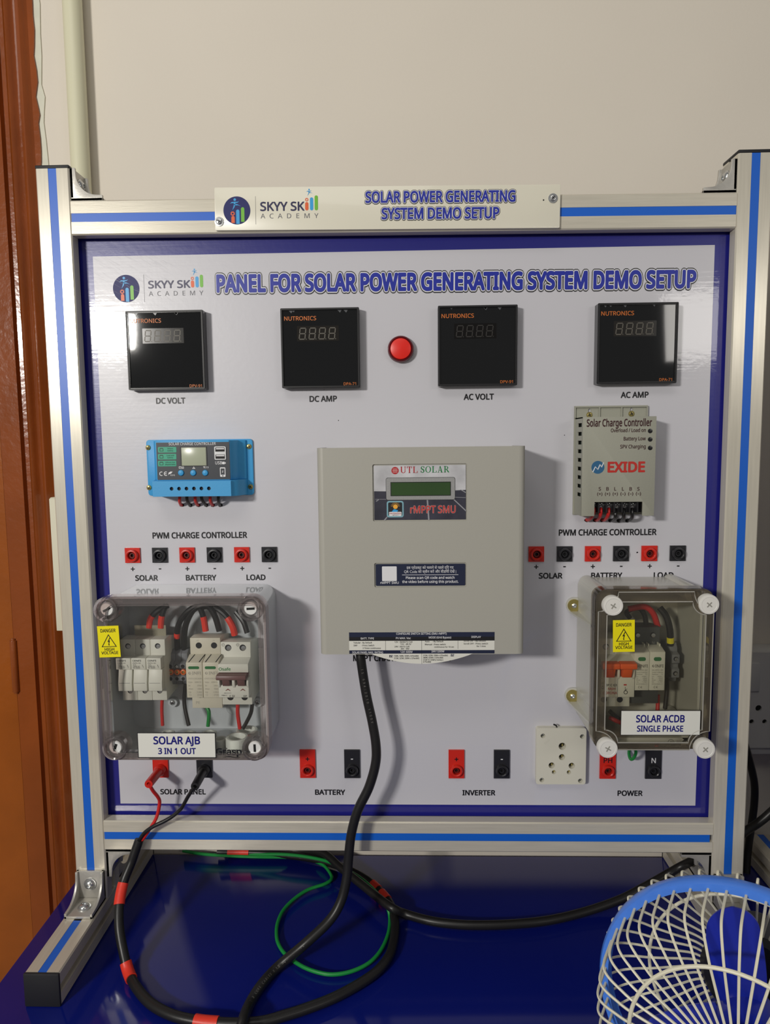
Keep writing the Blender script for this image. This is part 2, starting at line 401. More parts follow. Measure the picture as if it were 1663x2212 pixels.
for s, x, w in (('SOLAR', -326.5, 28.7), ('BATTERY', -256.5, 38.5), ('LOAD', -186.2, 23.7), ('SOLAR', 185.6, 28.8), ('BATTERY', 255.3, 38), ('LOAD', 325.9, 24)): label(s, x, 302, 6.6, w)
for s, x, w in (('SOLAR PANEL', -291.1, 59.6), ('BATTERY', -97.2, 38.8), ('INVERTER', 96.5, 42), ('POWER', 291.1, 31.4)): label(s, x, 16.6, 6.6, w)
label('MPPT CHARGE CONTROLLER', -2, 196.4, 7.4, 124)
def outlined(parent, s, x, z, h, w, y, rot=0., o3=.118, o2=.082, o1=.044):
    part('lettering', text(B(), s, x, z, h, y, w, o3, rot=rot), inkblack, parent)
    part('lettering', text(B(), s, x, z, h, y-.36, w, o2, rot=rot), white_ink, parent)
    part('lettering', text(B(), s, x, z, h, y-.70, w, o1, rot=rot), titleblue, parent)
outlined(board, 'PANEL FOR SOLAR POWER GENERATING SYSTEM DEMO SETUP', 65, 653.9, 19., 576, TY, -.0075)
skin = {'navy': navy, 'or': mat('logo_orange', (226, 98, 48), .4), 'bl': mat('logo_blue', (50, 160, 222), .4), 'gr': mat('logo_green', (112, 185, 52), .4), 'tx': mat('logo_dark_navy', (36, 34, 78), .4)}
def runner(x, z, s):
    "small leaping figure of the emblem"
    b = [circ(x+.3*s, z+3.3*s, .62*s, 14)]
    b.append([(x-.35*s, z+2.3*s), (x+.75*s, z+2.35*s), (x+.55*s, z+1.2*s), (x-.1*s, z+1.0*s)])
    b.append([(x-.3*s, z+2.3*s), (x-1.2*s, z+2.2*s), (x-2.0*s, z+1.5*s), (x-1.1*s, z+1.75*s), (x-.15*s, z+1.7*s)])
    b.append([(x+.7*s, z+2.35*s), (x+1.6*s, z+2.3*s), (x+2.3*s, z+2.7*s), (x+1.7*s, z+1.95*s), (x+.6*s, z+1.75*s)])
    b.append([(x-.1*s, z+1.2*s), (x+.5*s, z+1.1*s), (x+.1*s, z-.2*s), (x-1.0*s, z-1.6*s), (x-.45*s, z-.1*s)])
    b.append([(x+.1*s, z+1.35*s), (x+1.5*s, z+1.2*s), (x+3.2*s, z+.3*s), (x+1.8*s, z+.75*s), (x+.3*s, z+.7*s)])
    return b
def pill(x, z0, z1, r): return rr(x-r, x+r, z0, z1, r*.999, 6)
def gear(x, z, r): return [(x + (r if k % 2 else r*.72)*math.cos(PI*k/8), z + (r if k % 2 else r*.72)*math.sin(PI*k/8)) for k in range(16)]
def emblem(parent, cx, cz, r, y, tx0, tx1, tz, th, ax1, az, ah, lx, rot=0.):
    M = Matrix.Translation((cx, 0, cz)) @ Matrix.Rotation(-rot, 4, 'Y') @ Matrix.Translation((-cx, 0, -cz)); k = r/16.
    def P(n, polys, m, yy, holes=()):
        b = B()
        for q in polys: b.plate(q, holes, yy, yy+.08)
        part(n, b.xf(M), m, parent)
    P('emblem_disc', [circ(cx, cz, r, 48)], navy, y)
    def bar(x, zt): 
        zb = cz - math.sqrt(max(0, r*r-(abs(x-cx)+2*k)**2)) + .3*k; return [(x-2*k, zb), (x+2*k, zb)] + [(x + 2*k*math.cos(PI*i/8), zt-2*k + 2*k*math.sin(PI*i/8)) for i in range(9)]
    P('emblem_bar', [bar(cx-4.7*k, cz-6.3*k)], skin['or'], y-.12); P('emblem_bar', [bar(cx+1.1*k, cz+1*k)], skin['bl'], y-.12); P('emblem_bar', [bar(cx+6.9*k, cz+3.6*k)], skin['gr'], y-.12)
    P('emblem_gear', [gear(cx-5*k, cz-3.6*k, 2.9*k)], skin['or'], y-.12, [circ(cx-5*k, cz-3.6*k, 1.2*k, 10)])
    P('emblem_figure', runner(cx-3*k, cz+4*k, 2.5*k), skin['bl'], y-.12)
    P('divider', [rect(lx-.15, lx+.15, cz-r, cz+r)], grey_ink, y)
    wl = tx1-tx0; kx = tx0 + wl*.757
    part('lettering', text(B(), 'SKYY SK', tx0, tz, th, y, kx-tx0, .022, 'l').xf(M), skin['tx'], parent)
    part('lettering', text(B(), 'ACADEMY', tx0, az, ah, y, ax1-tx0, 0., 'l', spacing=1.9).xf(M), grey_ink, parent)
    q = wl*.029; xs = [tx0 + wl*f for f in (.802, .885, .966)]
    P('lettering', [pill(xs[0], tz, tz+th*.98, q)], skin['or'], y); P('lettering', [pill(xs[1], tz, tz+th*1.52, q)], skin['bl'], y); P('lettering', [pill(xs[2], tz, tz+th*1.75, q)], skin['gr'], y)
    P('emblem_gear', [gear(xs[0], tz+th*1.26, q*1.15)], skin['or'], y, [circ(xs[0], tz+th*1.26, q*.5, 10)])
    P('emblem_figure', runner(xs[0]+wl*.035, tz+th*1.95, wl*.021), skin['bl'], y)
emblem(board, -335.5, 661.7, 16.4, TY, -307.8, -240.0, 661.6, 8.6, -240.6, 652.4, 5.4, -313.3)
# fine scratches across the upper left corner; their pale tint paints the glare haze
b = B()
for k in range(120):
    x = random.uniform(-385, -290); z = 712 - (x+385)*.1 - abs(random.gauss(0, 34)); L = random.uniform(4, 34); w = random.uniform(.05, .16); a = -.55 + random.gauss(0, .06)
    dx, dz = L*math.cos(a), L*math.sin(a); b.flat([(x, z), (x+dx*.5, z+dz*.5-w), (x+dx, z+dz), (x+dx*.5, z+dz*.5+w)], -1.7)
sc = part('scratches', b, clear('scratch_glare_haze', (255, 255, 255), (235, 235, 240), .42), board); sc['kind'] = 'stuff'
# pen marks and blemishes on the print
for px, py, r in ((731, 908, .7), (1376, 1193, 1.3), (1219, 940, .6), (700, 842, .4), (1190, 1640, .5)):
    p = at(px, py, 0); part('blemish', B().flat([(p.x + r*random.uniform(.6, 1.2)*math.cos(a), p.z + r*random.uniform(.6, 1.2)*math.sin(a)) for a in (0, 1, 2, 3, 4, 5, 6)], TY), inkblack, board)

# name plate on the top rail
N = thing('name_plate', 'cream name plate screwed to the top rail above the panel', 'sign', (-15.4, -24, 718))
nr = -math.atan2(4.7, 403)
NM = Matrix.Translation((-15.4, 0, 743.3)) @ Matrix.Rotation(-nr, 4, 'Y') @ Matrix.Translation((15.4, 0, -743.3))
creamsheet = mat('cream_acrylic', (226, 222, 205), .3, coat=.2, var=.02, vscale=10)
part('plate', B().prism(rr(-217, 186.2, 719, 767.6, 1.5), 'y', -24, -20.2).xf(NM), creamsheet, N, bevel=.3)
zz = lambda x, y: at(460+x/6.396, 395+y/6.396, 24)
c = zz(330, 382); ci = NM.inverted()
emblem(N, c.x, c.z, 15.9, -24.2, zz(657, 380).x, zz(1455, 375).x, zz(657, 382).z, 9.6, zz(1458, 485).x, zz(660, 488).z, 5.3, zz(590, 380).x, nr)
for st, p0, p1, zb in (('SOLAR POWER GENERATING', at(790, 438, 24), at(1112, 436, 24), 749.0), ('SYSTEM DEMO SETUP', at(825, 476, 24), at(1077, 474, 24), 730.4)):
    xc = (p0.x+p1.x)/2; outlined(N, st, xc, zb + (xc+15.4)*nr, 11.8, p1.x-p0.x, -24.2, nr, .100, .066, .030)
def cross_screw(p, r, parent, m, ax=(0, -1, 0), name='screw', washer=0., rot=.5):
    b = B()
    if washer: b.lathe(p, ax, [(washer, 0), (washer, .9), (r*.9, 1.)], 22); p = Vector(p) + Vector(ax)*.9
    b.lathe(p, ax, [(r, 0), (r, .5), (r*.8, 1.4), (r*.3, 1.9)], 18)
    o = part(name, b, m, parent); q = Vector(p) + Vector(ax)*1.92
    s = B(); s.box(-r*.6, r*.6, -.12, .12, -r*.13, r*.13); s.box(-r*.13, r*.13, -.13, .13, -r*.6, r*.6)
    M = Matrix.Translation(q) @ Matrix.Rotation(rot, 4, 'Y'); part('recess', s.xf(M), darkhole, o); return o
cross_screw((at(473.5, 479, 24).x, -24, at(473.5, 479, 24).z), 3.6, N, steel, washer=5.4, rot=.3)
cross_screw((at(1194, 428.5, 24).x, -24, at(1194, 428.5, 24).z), 3.6, N, steel, washer=5.4, rot=.7)
p = at(1174, 432, 24.2); part('drill_hole', B().flat(circ(p.x, p.z, .9, 10), -24.15), darkhole, N)
# ------------------------------------------------------------------ four panel meters
film = mat('meter_window', (14, 15, 17), .04, coat=.6, bump=.015, bscale=25, bdist=.001)
dimwin = mat('display_window', (40, 38, 36), .15, spec=.2)
dimseg = mat('unlit_segments', (98, 94, 86), .5)
def seg8(b, x, z, w, h, y, t=.55, slant=.12):
    "one unlit seven-segment digit with its point"
    def hb(zc): b.flat([(x - w/2 + t + slant*zc, z+zc-t), (x + w/2 - t + slant*zc, z+zc-t), (x + w/2 - .4*t + slant*zc, z+zc), (x + w/2 - t + slant*zc, z+zc+t), (x - w/2 + t + slant*zc, z+zc+t), (x - w/2 + .4*t + slant*zc, z+zc)], y)
    def vb(sx, za, zb):
        xc = x + sx*w/2; b.flat([(xc-t+slant*za, z+za), (xc+t+slant*za, z+za), (xc+t+slant*zb, z+zb), (xc-t+slant*zb, z+zb)], y)
    for zc in (-h/2, 0, h/2): hb(zc)
    for sx in (-1, 1): vb(sx, -h/2+1.2*t, -1.0*t); vb(sx, 1.0*t, h/2-1.2*t)
    b.flat(circ(x + w/2 + 1.5 + slant*-h/2, z-h/2, .6, 8), y)
for x, code, what, rot in ((-285.5, 'DPV-91', 'DC VOLT', -.006), (-97, 'DPA-71', 'DC AMP', -.008), (92.3, 'DPV-91', 'AC VOLT', .0), (282, 'DPA-71', 'AC AMP', .004)):
    zc = 585.; h = 47.4
    t = thing('panel_meter', 'black square digital panel meter above the ' + what + ' lettering', 'meter', (x, 0, zc-h), 'digital panel meters in the top row')
    part('bezel', B().plate(rr(x-h, x+h, zc-h, zc+h, 1.2), [rect(x-h+2.6, x+h-2.6, zc-h+2.6, zc+h-2.6)], -14, 0), blackgloss, t)
    part('bezel_lip', B().plate(rr(x-h+.5, x+h-.5, zc-h+.5, zc+h-.5, 1.2), [rr(x-h+2.0, x+h-2.0, zc-h+2.0, zc+h-2.0, 1)], -15, -13.5), blackmatt, t)
    f = part('window', B().box(x-h+2.5, x+h-2.5, -12.4, -10, zc-h+2.5, zc+h-2.5), film, t)
    dark = (what == 'AC VOLT')
    part('display', B().box(x-28, x+22.5, -12.55, -12, zc+8.5, zc+26.5), mat('display_window_darker', (25, 24, 24), .15, spec=.2) if dark else dimwin, f)
    b = B()
    for k in range(4): seg8(b, x-21.3+11.9*k, zc+17.4, 7, 13, -12.65)
    part('digits', b, mat('unlit_segments_darker', (44, 42, 40), .5) if dark else dimseg, f)
    part('lettering', text(B(), 'NUTRONICS', x-43, zc+33.2, 4.7, -12.55, 38.5, .010, 'l'), orange_ink, f)
    part('lettering', text(B(), code, x+42.5, zc-44.6, 3.3, -12.55, 15, .006, 'r'), orange_ink, f)
    # torn remains of the protective film along the window edge
    b = B()
    for k in range(4):
        xx = x - 40 + random.uniform(0, 78); ww = random.uniform(1.2, 2.6); b.flat([(xx-ww, zc+44.6), (xx+ww, zc+44.6), (xx+ww*.2, zc+44.6-ww*1.2)], -12.5)
    part('film_scraps', b, mat('torn_film', (92, 94, 98), .3), f)
# pilot lamp
t = thing('pilot_lamp', 'round red pilot lamp between the second and third meter', 'lamp', (0, 0, 568))
darkred = mat('dark_red_bezel', (92, 20, 30), .3)
part('bezel', B().lathe((0, 0, 583.4), (0, -1, 0), [(16, 0), (16, 6), (15, 9), (13.4, 10), (12.8, 8)], 40), darkred, t)
part('lens', B().lathe((0, 0, 583.4), (0, -1, 0), [(12.9, 0), (12.9, 8.4), (12.2, 9.6), (8, 10.6), (.1, 11)], 40), mat('red_lens', (228, 40, 30), .35), t)

# ------------------------------------------------------------------ sockets for banana plugs
jred = mat('red_jack_plastic', (206, 42, 30), .32); jblk = mat('black_jack_plastic', (38, 38, 42), .32)
def jack_parts(t, col, x, z, hx, z0, z1, mark=None, markcol=None, d=2.6):
    part('base', B().plate(rect(x-hx, x+hx, z0, z1), [circ(x, z, 6.3, 24)], -d, 0), col, t)
    b = B().lathe_closed((x, 0, z), (0, -1, 0), [(7.9, 1), (7.9, d+3.2), (7.2, d+4.6), (5.9, d+4.8), (4.9, d+4.0), (4.6, 1)], 28)
    part('collar', b, col, t)
    part('contact', B().lathe_closed((x, 0, z), (0, -1, 0), [(3.5, .4), (3.5, d+1.2), (2.1, d+1.2), (2.1, .4)], 20), col if col is jblk else mat('dark_red_contact', (105, 24, 20), .4), t)
    part('bore', B().cyl((x, -.3, z), (0, -1, 0), 4.7, .4, 20), darkhole, t)
    if mark: part('lettering', text(B(), mark, x, z + 12.0, 4.6 if len(mark) > 1 or mark == 'N' else 5.2, -d-.15, None, .012), markcol, t)
names = ('SOLAR', 'BATTERY', 'LOAD')
protos = {}
for side, x0, dx, z in (('left', -342.6, 34.9, 331.5), ('right', 167.2, 34.95, 329.8)):
    ctrl = 'blue' if side == 'left' else 'grey'
    for k in range(6):
        c = 'red' if k % 2 == 0 else 'black'; x = x0 + dx*k
        lab = '%s square banana socket above %s, below the %s charge controller' % (c, names[k//2], ctrl)
        if c not in protos:
            t = thing('banana_socket', lab, 'socket', (x, 0, z-9.5), 'square banana sockets under the charge controllers')
            jack_parts(t, jred if c == 'red' else jblk, x, z, 9.6, z-9.6, z+9.6); protos[c] = t
        else:
            t = copy_tree(protos[c]); t.location = W((x, 0, z-9.5)); t['label'] = lab
for x, c, mk, lab in ((-318.9, 'red', '', 'red rectangular banana socket over SOLAR PANEL holding the red plug'), (-261.1, 'black', '', 'black rectangular banana socket over SOLAR PANEL holding the black plug'),
                      (-125.5, 'red', '+', 'red rectangular banana socket marked plus over BATTERY in the bottom row'), (-67.7, 'black', '\u2013', 'black rectangular banana socket marked minus over BATTERY in the bottom row'),
                      (67.4, 'red', '+', 'red rectangular banana socket marked plus over INVERTER'), (125.7, 'black', '\u2013', 'black rectangular banana socket marked minus over INVERTER'),
                      (261.3, 'red', 'PH', 'red rectangular banana socket marked PH over POWER'), (319.3, 'black', 'N', 'black rectangular banana socket marked N over POWER')):
    t = thing('banana_socket', lab, 'socket', (x, 0, 37), 'rectangular banana sockets in the bottom row')
    jack_parts(t, jred if c == 'red' else jblk, x, 48.2, 10.1, 37, 75, None)
    if mk in ('+', '\u2013'):
        b = B(); z = 62.8; b.box(x-(2.5 if mk == '+' else 1.4), x+(2.5 if mk == '+' else 1.4), -2.75, -2.5, z-.6, z+.6)
        if mk == '+': b.box(x-.6, x+.6, -2.77, -2.5, z-2.5, z+2.5)
        part('lettering', b, inkblack if c == 'red' else white_ink, t)
    elif mk: part('lettering', text(B(), mk, x, 58.4, 6.6, -2.75, None, .012), inkblack if c == 'red' else white_ink, t)

# ------------------------------------------------------------------ blue charge controller
t = thing('charge_controller', 'bright blue charge controller with small screen and three round buttons', 'charge controller', (-252, 0, 407))
cb = mat('bright_blue_plastic', (62, 158, 216), .45, bump=.12, bscale=500)
part('base_plate', B().prism(rr(-318.3, -185, 407.2, 477, 4), 'y', -3.5, 0), cb, t, bevel=.5)
part('body', B().prism([(-309, -3), (-303, -13), (-297, -17), (-296.5, -33), (-207, -33), (-206.5, -28), (-203, -24), (-200.5, -12), (-193, -7), (-192, -3)], 'z', 427.5, 475.6), cb, t, bevel=.6)
part('terminal_cover', B().prism([(-309, -3), (-300, -35), (-205, -35), (-198, -28), (-192, -3)], 'z', 408.3, 427.4).plate(rect(-300, -205, 408.6, 427), [circ(-277+9.05*k, 418, 2.3, 14) for k in range(6)], -38, -34.9), cb, t, bevel=0)
for k in range(6): part('screw_hole', B().cyl((-277+9.05*k, -35.05, 418), (0, -1, 0), 2.35, .2, 14), darkhole, t)
fp = part('face_panel', B().box(-295, -206.5, -33.6, -32.5, 428.6, 473.4), mat('slate_face', (48, 52, 60), .4), t)
FY = -33.75
zf = lambda x, y: at(300+x/6.159, 930+y/6.159, 33.7)
lcd = mat('grey_lcd', (176, 182, 160), .25, coat=.3)
a, b_ = zf(558, 225), zf(900, 465); part('screen', B().box(a.x, b_.x, -33.9, -33.2, b_.z, a.z), lcd, fp, bevel=.2)
a, b_ = zf(545, 215), zf(912, 475); part('screen_frame', B().plate(rect(a.x, b_.x, b_.z, a.z), [rect(a.x+1.5, b_.x-1.2, b_.z+1, a.z-1)], -34.1, -33.3), blackmatt, fp)
part('lettering', text(B(), 'SOLAR CHARGE CONTROLLER', zf(398, 197).x, zf(398, 197).z, 3.1, FY, zf(1022, 190).x-zf(398, 190).x, .006, 'l'), white_ink, fp)
green = mat('green_print', (40, 160, 128), .4)
for (y0, y1, l1, l2) in ((220, 292, 'lithium', 'battery'), (312, 384, 'Lead acid', 'battery'), (403, 475, 'Lithium iron', 'phosphate battery')):
    a, b_ = zf(252, y0), zf(500, y1); g = part('green_label', B().prism(rr(a.x, b_.x, b_.z, a.z, 1), 'y', FY-.05, FY+.1), green, fp)
    bb = B(); bb.plate(rect(a.x+2, a.x+6.5, b_.z+1.5, a.z-1.6), [rect(a.x+2.6, a.x+5.9, b_.z+2.1, a.z-2.3)], FY-.15, FY-.1); bb.flat(rect(a.x+2.9, a.x+3.9, a.z-1.7, a.z-1.1), FY-.12); bb.flat(rect(a.x+4.6, a.x+5.6, a.z-1.7, a.z-1.1), FY-.12)
    text(bb, l1, a.x+15, a.z-2.7, 1.5, FY-.12, None, .008); text(bb, l2, a.x+15, a.z-5.2, 1.5, FY-.12, None if l2 == 'battery' else 12.5, .008)
    part('lettering', bb, mat('dark_green_ink', (14, 60, 48), .5), fp)
for px in (562, 724, 884):
    p = zf(px, 563); part('button', B().lathe((p.x, -33.5, p.z), (0, -1, 0), [(3.7, 0), (3.7, .8), (3.1, 1.8), (1.6, 2.3), (.1, 2.4)], 22), cb, fp)
b = B()
p = zf(565, 492); b.plate(rect(p.x-3, p.x+3, p.z-1.3, p.z+1.3), [rect(p.x-2.5, p.x+2.5, p.z-.8, p.z+.8)], FY-.05, FY); b.flat([(p.x-2, p.z+.6), (p.x+2, p.z-.6), (p.x+2, p.z-.1), (p.x-1.5, p.z+.9)], FY)
p = zf(730, 495); b.plate([(p.x-1.8, p.z-1.3), (p.x+1.8, p.z-1.3), (p.x, p.z+1.5)], [[(p.x-.8, p.z-.8), (p.x+.8, p.z-.8), (p.x, p.z+.5)]], FY-.05, FY)
p = zf(880, 490); b.plate([(p.x-2.4, p.z+1.2), (p.x+.6, p.z+1.2), (p.x-.9, p.z-1.3)], [[(p.x-1.6, p.z+.7), (p.x-.2, p.z+.7), (p.x-.9, p.z-.4)]], FY-.05, FY); b.flat([(p.x+.6, p.z-1.3), (p.x+1.1, p.z-1.3), (p.x+2.3, p.z+1.4), (p.x+1.8, p.z+1.4)], FY); b.flat([(p.x+3, p.z+1.2), (p.x+4, p.z+.7), (p.x+4, p.z-.7), (p.x+3, p.z-1.2), (p.x+3.5, p.z)], FY)
def c_mark(b, x, z, h, y):
    r = h/2
    for ox in (0, h*1.05):
        arc = [(x+ox + r*math.cos(a), z + r*math.sin(a)) for a in [PI*.33 + PI*1.34*k/12 for k in range(13)]]; inn = [(x+ox + r*.68*math.cos(a), z + r*.68*math.sin(a)) for a in [PI*.33 + PI*1.34*k/12 for k in range(12, -1, -1)]]
        for k in range(12): b.flat([arc[k], arc[k+1], inn[11-k], inn[12-k]], y)
    b.flat(rect(x+h*1.05-r*.8, x+h*1.05+r*.3, z-r*.16, z+r*.16), y)
p = zf(300, 575); c_mark(b, p.x, p.z, 5.2, FY)
p = zf(415, 575); b.flat([(p.x-2.4, p.z-2), (p.x-1.8, p.z+1.2), (p.x+.6, p.z+2.6), (p.x+3.2, p.z+2.4), (p.x+1.2, p.z+.2), (p.x-1.6, p.z-.6)], FY)
text(b, 'ROHS', zf(480, 600).x, zf(480, 603).z, 1.7, FY, 5.6, .0, 'r')
text(b, 'USB', zf(1018, 450).x, zf(1018, 450).z, 3.6, FY, 8.0, .008, 'l'); p = zf(1125, 432); b.flat(rr(p.x-1.6, p.x+1.6, p.z-1.5, p.z+1.5, .7), FY); b.flat(rect(p.x+2, p.x+2.8, p.z-.9, p.z+.9), FY)
p = zf(1115, 553); b.plate(rr(p.x-3.3, p.x+3.3, p.z-5.7, p.z+5.7, 1), [rect(p.x-2.4, p.x+2.4, p.z-3.2, p.z+4.4), circ(p.x, p.z-4.5, .8, 10)], FY-.05, FY); b.flat([(p.x-.2, p.z+2.3), (p.x+.9, p.z+1.2), (p.x+.2, p.z+.7), (p.x+.2, p.z-1.2), (p.x-.9, p.z+.2), (p.x-.2, p.z+.6)], FY)
part('lettering', b, white_ink, fp)
a, b_ = zf(1003, 213), zf(1162, 388)
usb = part('usb_port', B().plate(rr(a.x, b_.x, b_.z, a.z, 1.4), [rect(a.x+1.3, b_.x-1.3, (a.z+b_.z)/2+1.8, a.z-1.2), rect(a.x+1.3, b_.x-1.3, b_.z+1.2, (a.z+b_.z)/2-1.8)], -34.6, -33), steel, t)
part('port_well', B().box(a.x+1, b_.x-1, -33.75, -33.6, b_.z+1, a.z-1), darkhole, usb)
part('port_tongue', B().box(a.x+2, b_.x-2, -34.3, -33.7, a.z-3.4, a.z-2).box(a.x+2, b_.x-2, -34.3, -33.7, b_.z+4.2, b_.z+5.6), white_ink, usb)
for px, py in ((122, 228), (1465, 212), (135, 760), (1485, 748)):
    p = at(300+px/6.159, 930+py/6.159, 4); cross_screw((p.x, -3.5, p.z), 3.2, t, brass, rot=random.uniform(0, 1.5))
# its six leads into the panel
for k, px in enumerate((545, 640, 750, 835, 950, 1060)):
    p = at(300+px/6.159, 930+880/6.159, 16); q = at(300+(570, 685, 790, 895, 985, 1085)[k]/6.159, 930+985/6.159, 0); red_ = k % 2 == 0
    path = smooth([(p.x, -16, p.z+6), (p.x, -17, p.z-1), (p.x*.5+q.x*.5, -13, (p.z*.45+q.z*.55)), (q.x, -3, q.z), (q.x+.5, 2, q.z-.5)])
    w = solo('lead_wire', B().tube(path, 1.9, 10), pvcred if red_ else pvcblack, '%s lead number %s from the left under the blue charge controller' % ('red' if red_ else 'black', ('one', 'two', 'three', 'four', 'five', 'six')[k]), 'wire', (p.x, -8, q.z), 'leads under the blue charge controller')
    part('panel_hole', B().flat([(q.x + random.uniform(2.4, 3.4)*math.cos(a), q.z-.6 + random.uniform(2., 3)*math.sin(a)) for a in [PI*i/5 for i in range(10)]], TY-.05), darkhole, board)

# ------------------------------------------------------------------ grey charge controller
t = thing('charge_controller', 'grey metal charge controller with slotted side, red lettering and open terminals', 'charge controller', (256, 0, 379))
eg = mat('grey_powder_coat', (158, 158, 145), .5, bump=.25, bscale=450)
ze = lambda x, y, d=38: at(1120+x/3.9595, 860+y/3.9595, d)
part('back_plate', B().plate(rect(211.5, 299.3, 379, 512.3), [rr(p.x-1.7, p.x+1.7, p.z-1, p.z+5, 1.6) for p in (ze(608, 125, 3), ze(966, 118, 3))], -2.5, 0), eg, t)
b = B(); b.box(211.5, 299.3, -5, -2.5, 510.3, 512.3)
for px in (482, 690, 880, 1098): x = ze(px, 100, 3).x; b.box(x-.8, x+.8, -4.6, -2.4, 498, 511)
part('rib', b, eg, t)
for px, py in ((608, 143), (968, 133)): p = ze(px, py, 4); cross_screw((p.x, -2.6, p.z), 3.6, t, brass, rot=random.uniform(0, 1.5))
x0, x1, z0, z1, D = 213., 298.5, 380.8, 497.8, 38.
tx0, tx1, tz1 = ze(650, 900).x, ze(1060, 890).x, ze(850, 888).z
front = [(x0, z0), (tx0, z0), (tx0, tz1), (tx1, tz1), (tx1, z0), (x1, z0), (x1, z1), (x0, z1)]
part('front_cover', B().prism(front, 'y', -D, -D+1.6), eg, t, bevel=.3)
slots = []
for k in range(9): zc = 489.0 - 10.35*k; slots.append(rect(-D+5, -D+25, zc-2.6, zc+2.0))
sb = B().plate(rect(-D+.8, -1, z0, z1), slots, 0, 1.4); sb.xf(Matrix(((0, 1, 0, x0), (1, 0, 0, 0), (0, 0, 1, 0), (0, 0, 0, 1))))
part('side_cover', sb, eg, t)
part('side_cover', B().box(x1-1.4, x1, -D+.8, -1, z0, z1), eg, t)
part('top_cover', B().box(x0, x1, -D+.8, -2, z1-1.4, z1), eg, t)
part('circuit_board', B().box(x0+3, x1-3, -16, -14, z0+18, z1-5), mat('dark_board', (20, 30, 26), .5), t)
part('terminal_strip', B().box(tx0-3, tx1+3, -26, -8, z0+3, tz1+2), blackmatt, t, bevel=.6)
for k, px in enumerate((650, 709, 776, 845, 910, 979)):
    p = ze(px, 912, 28); cross_screw((p.x, -26, p.z), 4.2, t, steel, name='terminal_screw', rot=random.uniform(0, 1.5))
for k in range(7):
    x = ze(676+66*k, 930, 28).x; part('divider', B().box(x-.9, x+.9, -33, -26, z0+3.5, tz1+1), blackmatt, t)
DY = -D-.15
e = [ze(583, 243), ze(1139, 232), ze(1087, 288), ze(1086, 360), ze(1086, 428)]
dk = mat('maroon_ink', (58, 22, 26), .5)
part('lettering', text(B(), 'Solar Charge Controller', e[0].x, e[0].z, 9.3/1.15, DY, e[1].x-e[0].x, .024, 'l'), dk, t)
for s, p, w in (('Overload / Load on', e[2], 40.5), ('Battery Low', e[3], 25.5), ('SPV Charging', e[4], 29.5)): part('lettering', text(B(), s, p.x, p.z, 4.1, DY, w, .018, 'r'), dk, t)
for py in (281, 353, 426): p = ze(1125, py); part('indicator', B().lathe((p.x, -D-.1, p.z), (0, -1, 0), [(2.7, 0), (2.6, .3), (1.2, .5), (.1, .5)], 16), mat('unlit_led', (28, 28, 30), .25), t)
for k, s in enumerate('SBLLBS'):
    p = ze(694+66*k, 790); bb = text(B(), s, p.x, p.z, 3.9, DY, None, .018); p2 = ze(694+66*k, 832-3*k/5); text(bb, '(+)' if k < 3 else '(\u2013)', p2.x, p2.z, 3.5, DY, 5.9, .014); part('lettering', bb, dk, t)
p = ze(678, 592); part('logo_disc', B().flat(circ(p.x, p.z, 7.6, 36), DY), mat('logo_teal', (46, 98, 138), .45), t)
bb = B(); zg = [(-6, -5.5), (-2.8, .8), (-.2, -2.6), (2.6, 3.4), (4.2, .2), (6.6, 5.6)]
for (ax, az), (bx, bz) in zip(zg[:-1], zg[1:]): bb.flat([(p.x+ax-.45, p.z+az), (p.x+ax+.55, p.z+az-.3), (p.x+bx+.45, p.z+bz), (p.x+bx-.55, p.z+bz+.3)], DY-.1)
part('logo_flash', bb, white_ink, t)
p, q = ze(765, 632), ze(1075, 625); logo_red = mat('logo_red', (190, 48, 40), .45); bb = text(B(), 'EXIDE', p.x, p.z, 11.4, DY, q.x-p.x, .036, 'l'); part('lettering', bb, logo_red, t)
for k, (px, py, qx, qy) in enumerate(((650, 930, 580, 1040), (709, 935, 655, 1040), (776, 940, 715, 1040), (835, 960, 785, 1045), (905, 945, 858, 1042), (979, 945, 930, 1042))):
    p = ze(px, py, 28); q = ze(qx, qy, 0); red_ = k < 3
    path = smooth([(p.x, -24, p.z+2), (p.x-.5, -27, p.z-6), (p.x*.4+q.x*.6, -20, p.z*.3+q.z*.7), (q.x+1, -6, q.z+.5), (q.x, 2, q.z)])
    solo('lead_wire', B().tube(path, 2.1, 10), pvcred if red_ else pvcblack, '%s lead number %s from the left under the grey charge controller' % ('red' if red_ else 'black', ('one', 'two', 'three', 'four', 'five', 'six')[k]), 'wire', (p.x, -8, q.z), 'leads under the grey charge controller')
    part('panel_hole', B().flat([(q.x + random.uniform(2.2, 3.4)*math.cos(a), q.z-.6 + random.uniform(1.6, 2.8)*math.sin(a)) for a in [PI*i/5 for i in range(10)]], TY-.05), darkhole, board)

